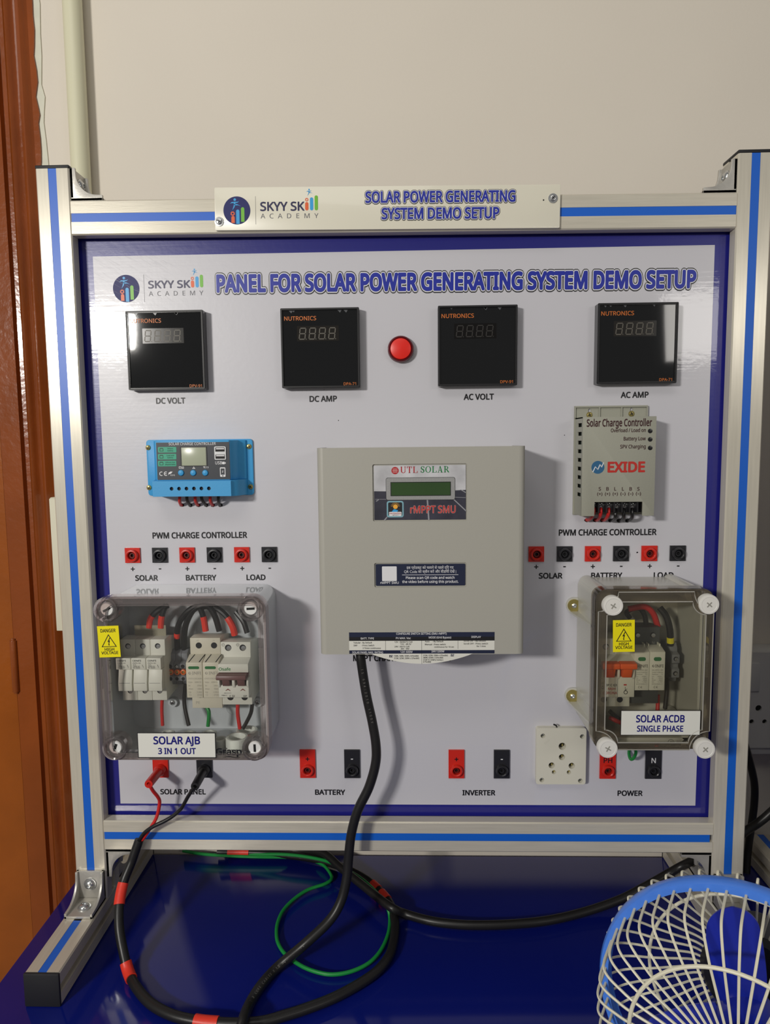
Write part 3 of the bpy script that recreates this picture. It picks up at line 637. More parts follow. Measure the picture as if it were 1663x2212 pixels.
# ------------------------------------------------------------------ grey solar management unit (large box)
t = thing('solar_inverter', 'large light grey wall unit with green screen in the middle of the panel', 'control unit', (21.7, 0, 229))
ig = mat('pale_grey_powder_coat', (170, 168, 159), .42, bump=.12, bscale=420)
x0, x1, z0, z1, D = -94.8, 137.8, 229.2, 465.2, 90.
a1 = (at(807, 1006, D), at(1006, 1122, D)); a2 = (at(811, 1219, D), at(1005, 1265, D))
sect = []
R_ = 7.
for k in range(7): a = PI*.5*k/6; sect.append((x0+R_-R_*math.cos(a), -D+R_-R_*math.sin(a)))
for k in range(7): a = PI*.5*k/6; sect.append((x1-R_+R_*math.sin(a), -D+R_-R_*math.cos(a)))
inn = [(x1-1.6, -2), (x0+1.6, -2)]
shell = B().prism([(x0, -2)] + sect + [(x1, -2)], 'z', z0, z1)
body = part('body', B().prism([(x0+1.5, -2), (x0+1.5, -D+9), (x0+9, -D+1.9), (x1-9, -D+1.9), (x1-1.5, -D+9), (x1-1.5, -2)], 'z', z0+1, z1-2.5), ig, t)
cov = B()
cov.plate(rr(x0+R_, x1-R_, z0, z1, .5), [rr(p.x-1.5, q.x+1.5, q.z-1.5, p.z+1.5, 2) for p, q in (a1, a2)], -D, -D+1.8)
for sx in (0, 1):
    arc = [(p[0], p[1]) for p in (sect[:7] if sx == 0 else sect[7:])]
    X = x0 if sx == 0 else x1
    inner = [(p[0] + (1.6 if sx == 0 else -1.6)*(1-abs(p[0]-X)/R_), p[1]+1.7*(abs(p[0]-X)/R_)) for p in arc]
    pl = ([(x0, -2)] + arc + inner[::-1] + [(x0+1.6, -2)]) if sx == 0 else (arc + [(x1, -2), (x1-1.6, -2)] + inner[::-1])
    cov.prism(pl, 'z', z0, z1)
cover = part('cover', cov, ig, t, smoothang=50)
part('foot_screw', B().lathe((x0, -20, at(688, 1377, 40).z), (-1, 0, 0), [(3, 0), (2.6, 1.6), (.1, 2.2)], 14), steel, t); part('foot_screw', B().lathe((x1, -20, at(1133, 1377, 40).z), (1, 0, 0), [(3, 0), (2.6, 1.6), (.1, 2.2)], 14), steel, t)
LY = -D+.9
def zi(x, y): return at(780+x/6.396, 980+y/6.396, D)
# upper printed label
a, b_ = a1[0], a1[1]
sky = mat('printed_sky', (196, 196, 200), .35, var=.22, vscale=35); hor = zi(190, 520).z
L1 = part('display_label', B().prism(rr(a.x, b_.x, b_.z, a.z, 1.2), 'y', LY, LY+.8), sky, t)
def P1(n, pts, m, k=1): return part(n, B().flat(pts, LY-.08*k), m, L1)
P1('print', [(a.x, b_.z), (b_.x, b_.z), (b_.x, zi(1445, 500).z), (a.x+62, zi(900, 545).z+1.5), (a.x, hor)], mat('printed_dark_panels', (58, 58, 70), .35, var=.25, vscale=60))
ln = mat('printed_lines', (150, 150, 156), .4)
for q in (((905, 640), (925, 640), (945, 915), (925, 915)), ((1265, 628), (1285, 628), (1448, 780), (1448, 800)), ((310, 920), (335, 920), (370, 870), (355, 870)), ((195, 628), (345, 628), (345, 633), (195, 633)), ((1300, 600), (1446, 605), (1446, 611), (1300, 606)), ((1365, 497), (1385, 497), (1446, 530), (1446, 545)), ((200, 655), (245, 630), (255, 630), (215, 662))):
    P1('print', [(zi(*c).x, zi(*c).z) for c in q], ln, 2)
a, b_ = zi(345, 337), zi(1295, 632); part('screen_frame', B().plate(rr(a.x-.4, b_.x+.4, b_.z-.4, a.z+.4, 2.4), [], LY-.28, LY-.1), blackmatt, L1)
fr = part('screen_frame', B().plate(rr(a.x, b_.x, b_.z, a.z, 2.2), [rect(a.x+4.8, b_.x-4.4, b_.z+4.2, a.z-4.6)], LY-.9, LY-.2), mat('grey_mesh_print', (150, 150, 150), .5, var=.12, vscale=900), L1)
part('screen', B().plate(rect(a.x+5.6, b_.x-5.2, b_.z+5, a.z-5.4), [], LY-.55, LY-.3), mat('green_lcd', (52, 78, 42), .2, coat=.5, var=.1, vscale=12), L1)
def serif_text(b, s, x, z, h, y, w): 
    "serifed capitals: strokes with slab feet"
    text(b, s, x, z, h, y, w, .008, 'l')
    vs, fs = glyphs(s, .0); return b
utl = mat('logo_crimson', (176, 34, 40), .45); sgr = mat('logo_green_dark', (24, 122, 62), .45)
def serif_word(word, p0, p1, h, m):
    b = B(); n = len(word); wd = p1.x-p0.x; x = p0.x; adv = {'U': 1.08, 'T': 1.0, 'L': .92, 'S': .8, 'O': 1.12, 'A': 1.06, 'R': 1.02}; tot = sum(adv[c] for c in word); k = wd/tot; z = p0.z; y = LY-.14; s = .17*h; t_ = .055*h
    def R(x0, x1, z0, z1): b.flat(rect(x0, x1, z+z0*h, z+z1*h), y)
    for c in word:
        w = adv[c]*k*.9; 
        def X(f): return x + f*w
        if c == 'U':
            for f, th in ((.2, s), (.82, t_*1.6)): R(X(f)-th/2, X(f)+th/2, .25, 1); R(X(f)-.17*w, X(f)+.17*w, .94, 1)
            m0 = X(.51); ro = .31*w+s*.35
            o = [(m0 + ro*math.cos(q), z+.27*h + .28*h*math.sin(q)) for q in [PI + PI*i/12 for i in range(13)]]; ii = [(m0+.02*w + (ro-s*.8)*math.cos(q), z+.27*h + .2*h*math.sin(q)) for q in [PI + PI*i/12 for i in range(13)]]
            for i in range(12): b.flat([o[i], o[i+1], ii[i+1], ii[i]], y)
        if c == 'T': R(X(.5)-s/2, X(.5)+s/2, 0, 1); R(X(.04), X(.96), .93, 1); R(X(.3), X(.7), 0, .06); R(X(.04), X(.04)+t_*1.6, .72, 1); R(X(.96)-t_*1.6, X(.96), .72, 1)
        if c == 'L': R(X(.25)-s/2, X(.25)+s/2, 0, 1); R(X(.03), X(.95), 0, .06); R(X(.03), X(.47), .94, 1); R(X(.95)-t_*1.6, X(.95), 0, .3)
        if c == 'O':
            cc = X(.5)
            o = [(cc + .47*w*math.cos(q), z + h*(.5+.52*math.sin(q))) for q in [2*PI*i/28 for i in range(28)]]; ii = [(cc + (.47*w-s*.95)*math.cos(q), z + h*(.5+.46*math.sin(q))) for q in [2*PI*i/28 for i in range(28)]]
            for i in range(28): b.flat([o[i], o[(i+1) % 28], ii[(i+1) % 28], ii[i]], y)
        if c == 'A':
            b.flat([(X(.5)-t_, z+h), (X(.5)+t_, z+h), (X(.87), z), (X(.87)-s*1.15, z)], y); b.flat([(X(.5)-t_, z+h), (X(.5)+t_*.4, z+h), (X(.16)+t_, z), (X(.16)-t_*.4, z)], y)
            R(X(.28), X(.68), .3, .36); R(X(.0), X(.32), 0, .06); R(X(.58), X(1.0), 0, .06)
        if c == 'R':
            R(X(.25)-s/2, X(.25)+s/2, 0, 1); R(X(.03), X(.42), 0, .06); R(X(.03), X(.5), .94, 1)
            o = [(X(.45) + .37*w*math.cos(q), z + h*(.74+.26*math.sin(q))) for q in [PI/2 - PI*i/12 for i in range(13)]]; ii = [(X(.45) + (.37*w-s*.9)*math.cos(q), z + h*(.74+.2*math.sin(q))) for q in [PI/2 - PI*i/12 for i in range(13)]]
            for i in range(12): b.flat([o[i], o[i+1], ii[i+1], ii[i]], y)
            R(X(.25), X(.5), .48, .54); b.flat([(X(.42), z+.5*h), (X(.42)+s*1.1, z+.5*h), (X(1.02), z), (X(1.02)-s*1.2, z)], y)
        if c == 'S':
            pts = [(.84, .80), (.72, .93), (.5, .97), (.28, .9), (.2, .75), (.28, .62), (.5, .53), (.72, .43), (.82, .28), (.74, .11), (.5, .03), (.27, .08), (.14, .22)]; ths = [.5, .5, .5, .75, 1, 1.1, 1.15, 1.1, 1, .8, .5, .5, .5]
            P = smooth([(X(f), 0, z+g*h) for f, g in pts], 3); T = [ths[min(int(i/3), 12)] for i in range(len(P))]
            for i in range(len(P)-1):
                d = (P[i+1]-P[i]).normalized(); nn = Vector((-d.z, 0, d.x))*s*.48
                b.flat([((P[i]+nn*T[i]).x, (P[i]+nn*T[i]).z), ((P[i+1]+nn*T[i+1]).x, (P[i+1]+nn*T[i+1]).z), ((P[i+1]-nn*T[i+1]).x, (P[i+1]-nn*T[i+1]).z), ((P[i]-nn*T[i]).x, (P[i]-nn*T[i]).z)], y)
            R(X(.80), X(.80)+t_*1.5, .7, .98); R(X(.12), X(.12)+t_*1.5, .02, .32)
        x += adv[c]*k
    part('lettering', b, m, L1)
serif_word('UTL', zi(540, 268), zi(790, 265), 7.1, utl); serif_word('SOLAR', zi(818, 263), zi(1225, 255), 7.1, sgr)
p = zi(468, 234); part('logo_disc', B().flat(circ(p.x, p.z, 4.1, 28), LY-.12), utl, L1)
bb = B()
for k in range(-2, 3): bb.flat(rect(p.x-3.1+.35*abs(k), p.x+3.1-.35*abs(k), p.z+k*1.05-.16, p.z+k*1.05+.16), LY-.2)
for k in (-1, 0, 1): bb.flat(rect(p.x+k*1.6-.14, p.x+k*1.6+.14, p.z-1.6, p.z+1.6), LY-.22)
part('logo_lines', bb, mat('logo_pale', (214, 170, 168), .5), L1)
p, q = zi(680, 822), zi(1303, 808); part('lettering', text(B(), 'rMPPT SMU', p.x, p.z, 8.0, LY-.2, q.x-p.x, .03, 'l'), mat('logo_dark_red_outline', (220, 190, 186), .5), L1); part('lettering', text(B(), 'rMPPT SMU', p.x, p.z, 8.0, LY-.3, q.x-p.x, .016, 'l'), mat('logo_red_two', (190, 38, 34), .45), L1)
# small badge with sun
a, b_ = zi(352, 655), zi(588, 880); part('badge', B().prism(rr(a.x, b_.x, b_.z, a.z, 2.6), 'y', LY-.2, LY-.12), mat('badge_teal', (126, 172, 186), .4), L1)
part('badge', B().prism(rr(a.x+1.6, b_.x-1.6, b_.z+1.6, a.z-1.6, 1.6), 'y', LY-.3, LY-.2), mat('badge_dark', (38, 40, 44), .4), L1)
p = zi(473, 733); sun = mat('badge_sun', (240, 176, 66), .4); bb = B(); bb.flat(circ(p.x, p.z, 2.6, 20), LY-.45)
for k in range(9):
    an = PI*(k+.5)/9; bb.flat([(p.x+3.2*math.cos(an-.09), p.z+3.2*math.sin(an-.09)), (p.x+5.8*math.cos(an), p.z+5.8*math.sin(an)), (p.x+3.2*math.cos(an+.09), p.z+3.2*math.sin(an+.09))], LY-.42)
part('badge_sun', bb, sun, L1)
part('badge_panel', B().flat([(p.x-4.5, p.z-6), (p.x+.4, p.z-7.6), (p.x+3.2, p.z-4.2), (p.x-1.6, p.z-2.6)], LY-.46), skin['bl'], L1)
a, b_ = zi(385, 805), zi(558, 862); part('badge_band', B().prism(rr(a.x, b_.x, b_.z, a.z, .8), 'y', LY-.5, LY-.4), white_ink, L1); part('lettering', text(B(), 'PATENTED', (a.x+b_.x)/2, b_.z+2.1, 1.7, LY-.6, 12.4, .012), utl, L1); part('lettering', text(B(), '401571', (a.x+b_.x)/2, b_.z+.5, 1.1, LY-.6, 6.4, .006), grey_ink, L1)
# lower notice label
a, b_ = a2
ink2 = mat('label_navy', (36, 42, 66), .35)
L2 = part('notice_label', B().prism(rr(a.x, b_.x, b_.z, a.z, 1.2), 'y', LY, LY+.8), ink2, t)
p, q = zi(287, 1560), zi(492, 1762); part('print', B().prism(rr(p.x, q.x, q.z, p.z, .8), 'y', LY-.1, LY), white_ink, L2)
part('lettering', text(B(), 'rMPPT SMU', zi(392, 1800).x, zi(392, 1800).z, 2.5, LY-.1, zi(520, 1800).x-zi(267, 1800).x, .012), white_ink, L2)
for s, px0, px1, py, h in (('इस प्रोडक्ट को चलाने से पहले दिए गए', 628, 1278, 1595, 2.9), ('QR Code को स्कैन करें और वीडियो देखें |', 593, 1312, 1650, 2.9), ('Please scan QR code and watch', 618, 1290, 1733, 2.8), ('the video before using this product.', 568, 1343, 1788, 2.8)):
    p, q = zi(px0, py), zi(px1, py); part('lettering', text(B(), s, p.x, p.z, h, LY-.1, q.x-p.x, .016 if h == 2.8 else 0., 'l', font=FONT if h == 2.8 else None), white_ink, L2)
p, q = zi(565, 1678), zi(1343, 1668); part('print', B().flat(rect(p.x, q.x, p.z-.2, p.z+.3), LY-.1), white_ink, L2)
# configuration table sticker with drooping flap
zs = lambda x, y: at(740+x/4.376, 1340+y/4.376, D+.3)
sw = mat('sticker_white', (222, 221, 212), .4); sn = ink2; SY = -D-.25
x0s, x1s, zt, zb = zs(60, 115).x, zs(1436, 100).x, zs(60, 114).z, zs(62, 316).z
flap = [(x0s, zb+1.0)] + [(x0s+(x1s-x0s)*(.14+.72*k/20), zb + .6 - 12.6*math.sin(PI*k/20)**.85) for k in range(21)] + [(x1s, zb+1.0)]
L3 = part('settings_sticker', B().prism(rr(x0s, x1s, zb, zt, 1), 'y', SY, SY+.25).prism(flap[::-1], 'y', SY+.02, SY+.25), sw, t)
def band(z0, z1, m): part('print', B().flat(rect(x0s, x1s, z0, z1), SY-.06), m, L3)
H = zt-zb
band(zt-H*.22, zt, sn); band(zt-H*.40, zt-H*.22, mat('label_black', (30, 30, 34), .4)); band(zb, zb+H*.16, sn)
bw = B(); bk = B(); XX = lambda px: zs(px, 200).x; ZZ = lambda py: zs(740, py).z+.15
for s, px, py, w, h in (('CONFIGURE SWITCH SETTING (SMU rMPPT)', 745, 136, 492, 2.3), ('BATT. TYPE', 234, 180, 128, 2.2), ('PV MAX. Voc', 574, 178, 145, 2.2), ('MODE (Grid Bypass)', 920, 172, 218, 2.2), ('DISPLAY', 1262, 168, 92, 2.2), ('SOLAR PANEL MAX. RATING', 235, 312, 302, 2.3), ('12V: 600W', 603, 308, 118, 2.3), ('24V:1200W', 900, 304, 125, 2.3)):
    text(bw, s, XX(px), ZZ(py), h, SY-.12, w/4.376*.51, .012)
part('lettering', bw, white_ink, L3)
for s, px, py, w in (('Tubular - By Default', 102, 218, 182), ('SMF       - Press Switch', 102, 244, 204), ('3 Times continuous', 188, 270, 178), ('12V : 36/60/72 Cell', 490, 212, 174), ('15V - 48.5V', 546, 233, 105), ('24V : 60/72 Cell', 490, 256, 144), ('30V - 99V', 548, 276, 84), ('Auto     - By Default', 778, 208, 180), ('Manual - Press switch', 778, 236, 202), ('continuous for 10 sec', 865, 260, 194), ('Scroll ON  - By Default', 1144, 203, 216), ('Scroll OFF - Press switch', 1144, 230, 236), ('for 1 time', 1266, 254, 88), ('150W, 160W, 165W x 4 (Parallel)', 484, 344, 240), ('315W, 325W, 330W x 2 (Parallel)', 484, 366, 246), ('315W, 325W, 330W x 4 (Parallel)', 760, 340, 240), ('380W, 425W x 3 (Parallel)', 760, 361, 194), ('315W TO 335W (2 Series) x', 760, 382, 196), ('(2 Parallel)', 760, 400, 76)):
    text(bk, s, XX(px), ZZ(py), 1.75, SY-.12, w/4.376*.51, .008, 'l')
for px, y0, y1 in ((405, 185, 283), (747, 185, 415), (1090, 183, 272)): bk.flat(rect(XX(px)-.15, XX(px)+.15, ZZ(y1), ZZ(y0)), SY-.1)
bk.flat(rect(XX(438), XX(470), ZZ(350), ZZ(328)), SY-.1); bk.flat(rect(XX(1020), XX(1052), ZZ(342), ZZ(320)), SY-.1)
part('lettering', bk, inkblack, L3)
bw = B(); text(bw, '12V', XX(454), ZZ(345), 2.0, SY-.2, 5, .008); text(bw, '24V', XX(1036), ZZ(337), 2.0, SY-.2, 5, .008); part('lettering', bw, white_ink, L3)
# ------------------------------------------------------------------ wall-type power socket on the panel
t = thing('power_socket', 'cream square power socket plate with round pin holes beside INVERTER sockets', 'socket', (200, 0, 33))
zp = lambda x, y, d=10: at(1140+x/5.197, 1540+y/5.197, d)
hs = [(387, 375, 4.7), (383, 497, 4.0), (268, 590, 4.0), (493, 594, 4.0), (293, 666, 2.7), (461, 667, 2.7), (170, 258, 3.0), (612, 265, 3.0), (158, 754, 3.0), (590, 762, 3.0)]
cpl = mat('ivory_socket_plastic', (216, 213, 198), .4)
part('face_plate', B().plate(rr(168.4, 231.3, 33.2, 107.6, 3), [circ(zp(x, y).x, zp(x, y).z, r, 20) for x, y, r in hs], -10, -5), cpl, t)
part('base', B().plate(rr(169, 230.7, 34, 106.8, 3), [circ(zp(x, y).x, zp(x, y).z, r, 20) for x, y, r in hs], -5, 0), cpl, t)
part('contact_well', B().plate(rr(171, 229, 36, 105, 2), [], -1.2, -.6), mat('dark_socket_well', (40, 38, 32), .5), t)
for x, y, r in hs[:6]: p = zp(x, y, 6); part('contact', B().box(p.x-.7, p.x+1.2, -4.5, -1, p.z-.2, p.z+r*.6), brass, t)
for x, y, r in hs[6:]: p = zp(x, y, 8); cross_screw((p.x, -4.2, p.z), 2.3, t, steel, rot=random.uniform(0, 1.5))
p = zp(225, 330); part('lettering', text(B(), 'Elliot', p.x, p.z, 2.6, -10.05, None, 0., rot=.75), mat('embossed_ivory', (206, 203, 188), .4), t)
p = at(1197, 1571, 6); solo('wire_stub', B().tube(smooth([(p.x+4, -5, p.z-3), (p.x+2, -8, p.z+3), (p.x-1.5, -9, p.z+5)]), 1.0, 8), pvcblack, 'short black wire end above the cream power socket', 'wire')

# ------------------------------------------------------------------ shared bits of the two clear-lidded boxes
clearpane = clear('clear_lid_pane', (252, 252, 252), (220, 220, 220), .01)
clearrim = clear('clear_lid_rim', (246, 241, 240), (230, 222, 222), .07)
smokepane = clear('smoky_lid_pane', (248, 247, 242), (200, 196, 184), .012)
smokerim = clear('smoky_lid_rim', (226, 220, 210), (172, 164, 150), .10)
boxgrey = mat('grey_box_plastic', (198, 203, 206), .12, coat=.8)
boxgrey2 = mat('warm_grey_box_plastic', (192, 191, 182), .3, coat=.1)
yellow = mat('yellow_sticker', (240, 226, 20), .35)
signwhite = mat('white_sticker', (228, 228, 220), .3)
signblue = mat('sign_navy_ink', (20, 20, 118), .4)
modw = mat('white_module_plastic', (222, 221, 208), .42); modi = mat('ivory_module_plastic', (216, 210, 190), .42); modg = mat('grey_module_plastic', (120, 122, 126), .45); moddk = mat('dark_grey_module', (70, 73, 74), .5)
def danger(parent, cx, cz, w, h, rot, y):
    M = Matrix.Translation((cx, 0, cz)) @ Matrix.Rotation(-rot, 4, 'Y')
    s = part('danger_sticker', B().prism(rect(-w/2, w/2, -h/2, h/2), 'y', y, y+.3).xf(M), yellow, parent, label='yellow DANGER HIGH VOLTAGE sticker')
    b = B(); text(b, 'DANGER', 0, h*.30, h*.105, y-.1, w*.70, .018)
    b.plate([(-w*.36, -h*.17), (w*.36, -h*.17), (0, h*.24)], [[(-w*.30, -h*.15), (w*.30, -h*.15), (0, h*.195)]], y-.12, y-.04)
    b.flat([(w*.045, h*.13), (-w*.075, -h*.015), (-w*.01, 0), (-w*.03, -h*.095), (w*.0, -h*.09), (w*.055, h*.045), (w*.0, h*.03), (w*.085, h*.12)], y-.1); b.flat([(-w*.045, -h*.085), (w*.035, -h*.085), (-w*.0, -h*.135)], y-.1)
    text(b, 'HIGH', 0, -h*.29, h*.088, y-.1, w*.44, .018); text(b, 'VOLTAGE', 0, -h*.40, h*.088, y-.1, w*.78, .018)
    part('lettering', b.xf(M), inkblack, s); return s
def sign(parent, x0, x1, z0, z1, rows, y, edge=.9):
    s = part('name_sticker', B().prism(rect(x0-edge, x1+edge, z0-edge*1.3, z1+edge), 'y', y+.02, y+.5), blackmatt, parent)
    part('sticker_face', B().prism(rect(x0, x1, z0, z1), 'y', y-.15, y+.02), signwhite, s)
    b = B()
    for st, xc, z, h, w in rows: text(b, st, xc, z, h, y-.3, w, .026)
    part('lettering', b, signblue, s)
def lid_edges(o, x0, x1, z0, z1, y0, y1, r, m, parent, th=2.6):
    return part('lid', B().plate(rr(x0, x1, z0, z1, r, 7), [rr(x0+th, x1-th, z0+th, z1-th, max(r-th, 1), 7)], y0, y1), m, parent)
def dinmod(t, n, x0, pitch, prof, m, name='body', gap=.25, bev=.5):
    out = []
    for k in range(n): out.append(part(name, B().prism([(-d, z) for d, z in prof], 'x', x0+pitch*k+gap/2, x0+pitch*(k+1)-gap/2), m, t, bevel=bev))
    return out
def termhole(t, x, d, z, r, screw=True):
    h = part('terminal_hole', B().cyl((x, -d+.05, z), (0, -1, 0), r, .12, 18), darkhole, t)
    if screw: part('terminal_screw', B().lathe((x+.2*r, -d, z-.15*r), (0, -1, 0), [(r*.72, 0), (r*.72, .25), (r*.2, .4)], 14), steel, h); 
    return h
def wire(name, pts, r, m, label_, group=None, sleeves=(), n=10, k=6):
    path = smooth(pts, k); o = thing(name, label_, 'wire', (path[0].x, path[0].y, min(p.z for p in path)), group)
    part('sheath', B().tube(path, r, n), m, o)
    for a, b, rs, ms in sleeves:
        i, j = int(a*(len(path)-1)), max(int(b*(len(path)-1)), int(a*(len(path)-1))+1); part('sleeve', B().tube(path[i:j+1], rs, n), ms, o)
    return o

# ------------------------------------------------------------------ left junction box (clear lid, SOLAR AJB)
t = thing('junction_box', 'grey junction box with clear lid and yellow sticker, lower left of panel', 'junction box', (-258, 0, 100))
D = 83.; bx0, bx1, bz0, bz1 = -353, -161.5, 102, 293.5
part('body', B().plate(rr(bx0, bx1, bz0, bz1, 15, 7), [rr(bx0+3, bx1-3, bz0+3, bz1-3, 12, 7)], -D+15, -1), boxgrey, t, smoothang=50)
part('back', B().prism(rr(bx0+1, bx1-1, bz0+1, bz1-1, 14, 7), 'y', -4, 0), boxgrey, t)
for x in (-297, -265, -232, -187): part('boss', B().lathe((x, -4, 141), (0, -1, 0), [(6.5, 0), (5.8, 5), (3, 5), (2.6, 2), (.1, 2)], 20), boxgrey, t)
part('knockout', B().ring((-221, -4.2, 131), (0, -1, 0), 7.5, .35, 28, 6), boxgrey, t); part('knockout', B().ring((-226, -4.2, 268), (0, -1, 0), 6.5, .35, 28, 6), boxgrey, t)
for x in (-297, -187): p = (x, -9, 141); cross_screw(p, 3.4, t, steel)
lx0, lx1, lz0, lz1 = -356.5, -158, 98.8, 296
lid = lid_edges(None, lx0, lx1, lz0, lz1, -D+1, -D+17, 17, clearrim, t)
part('pane', B().prism(rr(lx0+9, lx1-5, lz0+5, lz1-7, 12, 6), 'y', -D+3, -D+4.6), clearpane, lid)
part('lid_border', B().plate(rr(lx0+.5, lx1-.5, lz0+.5, lz1-.5, 16.5, 7), [rr(lx0+11, lx1-7.5, lz0+7, lz1-9, 11, 6)], -D, -D+1.6), clearrim, lid)
part('lid_ridge', B().plate(rr(lx0+11, lx1-7.5, lz0+7, lz1-9, 11, 6), [rr(lx0+13, lx1-9.5, lz0+9, lz1-11, 9, 6)], -D-.4, -D+3.5), clearrim, lid)
for px, py, ra in ((228, 1318, .5), (540, 1316, 0.05), (247, 1617, 1.25), (549, 1618, 1.6)):
    p = at(px, py, D+1)
    part('lid_lug', B().lathe_closed((p.x, -D+16, p.z), (0, -1, 0), [(15, 0), (15, 15), (14, 18), (12.4, 18.6), (11, 18), (10.6, 10), (9, 10), (9, 0)], 32), clearrim, lid)
    s = part('lid_screw', B().lathe((p.x, -D+6, p.z), (0, -1, 0), [(8, 0), (8, 2.6), (7, 4.2), (.1, 4.5)], 26), mat('white_nylon', (228, 228, 226), .4), lid)
    part('screw_slot', B().box(-4.6, 4.6, -.3, .3, -1.3, 1.3).xf(Matrix.Translation((p.x, -D+1.4, p.z)) @ Matrix.Rotation(-ra, 4, 'Y')), darkhole, lid)
danger(t, -342.5, 243.2, 25.2, 37.3, -.03+.06, -D-.8)
sign(t, -313.6, -222.2, 103.2, 132.4, (('SOLAR AJB', -267.6, 119.4, 8.9, 54.8), ('3 IN 1 OUT', -267.8, 107.3, 7.0, 44.5)), -D-.9)
part('lettering', text(B(), 'Grasp', -221.5, 106, 7.6, -D-.2, 30, .03, 'l'), inkblack, t, label='dark maker name on the clear lid')
part('lettering', B().flat([(-214, 102.9), (-206, 104.2), (-196, 102.4), (-192.5, 103.3), (-196, 101.7), (-206, 103.2)], -D-.2), inkblack, t)
part('drain_plug', B().lathe((-211, -48, 103), (0, 0, -1), [(13, 0), (13, 2.5), (10, 7), (.1, 8)], 24), mat('white_nylon', (228, 228, 226), .4), t)
# glands standing on the floor of the box
gl = mat('milky_nylon', (214, 217, 208), .4)
for nm, x, y, r, h in (('furthest left', -293, -42, 9, 10), ('second from left', -266, -44, 9, 10), ('under the green wire', -241.5, -42, 9.5, 10), ('low one behind the white sign', -223.5, -58, 8.5, 9), ('large front one', -200.5, -66, 13.5, 15), ('large rear one', -195, -38, 13.5, 12)):
    solo('cable_gland', B().lathe_closed((x, y, 105), (0, 0, 1), [(r, 0), (r, h), (r-1, h+.8), (r-3.2, h+.8), (r-3.6, h), (r-3.6, 0)], 28), gl, 'milky plastic cable gland in the left junction box, ' + nm, 'cable gland', (x, y, 105), 'cable glands on the floor of the left box')
solo('din_rail', B().prism([(-5, 178), (-5, 182), (-9, 184), (-10.5, 184), (-10.5, 213), (-9, 213), (-5, 209), (-4, 209), (-4, 178)], 'x', -345, -170), steel, 'metal mounting rail behind the modules in the left junction box', 'rail')
# three fuse holders
zq = lambda x, y, d=50: at(260+x/8.505, 1300+y/8.505, d)
FW = 18.25
for k, nm in enumerate(('left', 'middle', 'right')):
    x0 = -343.6 + FW*k; t = thing('fuse_holder', 'white fuse holder in the left junction box, %s of the three' % nm, 'fuse holder', (x0+9, -5, 158), 'fuse holders in the left junction box')
    prof = [(8, 230), (30, 236), (50, 236), (50, 217.5), (54, 214), (54, 176.5), (50, 176.5), (50, 159.8), (8, 162)]
    if k: prof = prof
    dinmod(t, 1, x0, FW, prof, modw, 'body')
    flap = part('label_flap', B().box(x0+.3, x0+FW-.3, -66, -54, 203.6, 217.6), modw, t, bevel=.6)
    hd = part('handle', B().prism([(-54, 203), (-61, 203), (-64.5, 186), (-64.5, 176.6), (-54, 176.6)], 'x', x0+1.2, x0+FW-.5), modw, t, bevel=.6)
    part('seam', B().box(x0+2.4, x0+FW-2.6, -64.75, -64.4, 186.2, 186.5), grey_ink, hd)
    termhole(t, x0+9.2, 50, 227.8, 3.4); termhole(t, x0+9.4, 50, 171.5, 3.2)
    b = B(); text(b, '\u25CFINFI', x0+2.5, 213.6, 2.0, -66.1, 10, .014, 'l')
    for s, z, w in (('FKPV-32', 211, 9.5), ('32A', 208.9, 4), ('1000V DC', 207.0, 8.5), ('IEC 60269', 205.2, 8.5)): text(b, s, x0+2.5, z, 1.25, -66.1, w, .004, 'l')
    b.flat([(x0+13.6, 209.6), (x0+14.0, 209.7), (x0+15.4, 206.2), (x0+15.0, 206.1)], -66.1)
    part('lettering', b, inkblack, flap)
solo('bus_bar', B().box(-332, -293, -33, -32, 228, 249).box(-332, -293, -33, -26, 228, 229), mat('dull_beige_metal', (150, 145, 124), .5, .2), 'dull metal comb bar above the three fuse holders', 'bus bar')
# three grey rail terminals
for k, nm in enumerate(('left', 'middle', 'right')):
    x0 = -291.5 + 7.7*k; t = thing('rail_terminal', 'small grey terminal block with orange ring in the left junction box, %s of three' % nm, 'terminal block', (x0+3.8, -5, 172), 'terminal blocks in the left junction box')
    dinmod(t, 1, x0, 7.7, [(8, 214), (24, 216), (30, 212), (30, 204), (38, 201), (38, 196), (34, 194), (34, 187), (38, 185), (38, 180), (30, 178), (28, 172), (8, 174)], modg, bev=.3)
    termhole(t, x0+3.85, 38, 198.4, 2.4, k == 1); termhole(t, x0+3.85, 38, 182.6, 2.2, False)
    part('orange_ring', B().lathe_closed((x0+3.85, -34, 190.5), (0, -1, 0), [(3.5, 0), (3.5, 3), (2, 3.6), (1.6, 0)], 20), mat('orange_plastic', (226, 108, 40), .4), t)
    part('clamp_screw', B().cyl((x0+3.85, -34.2, 190.5), (0, -1, 0), 1.5, 2.2, 10), brass, t)
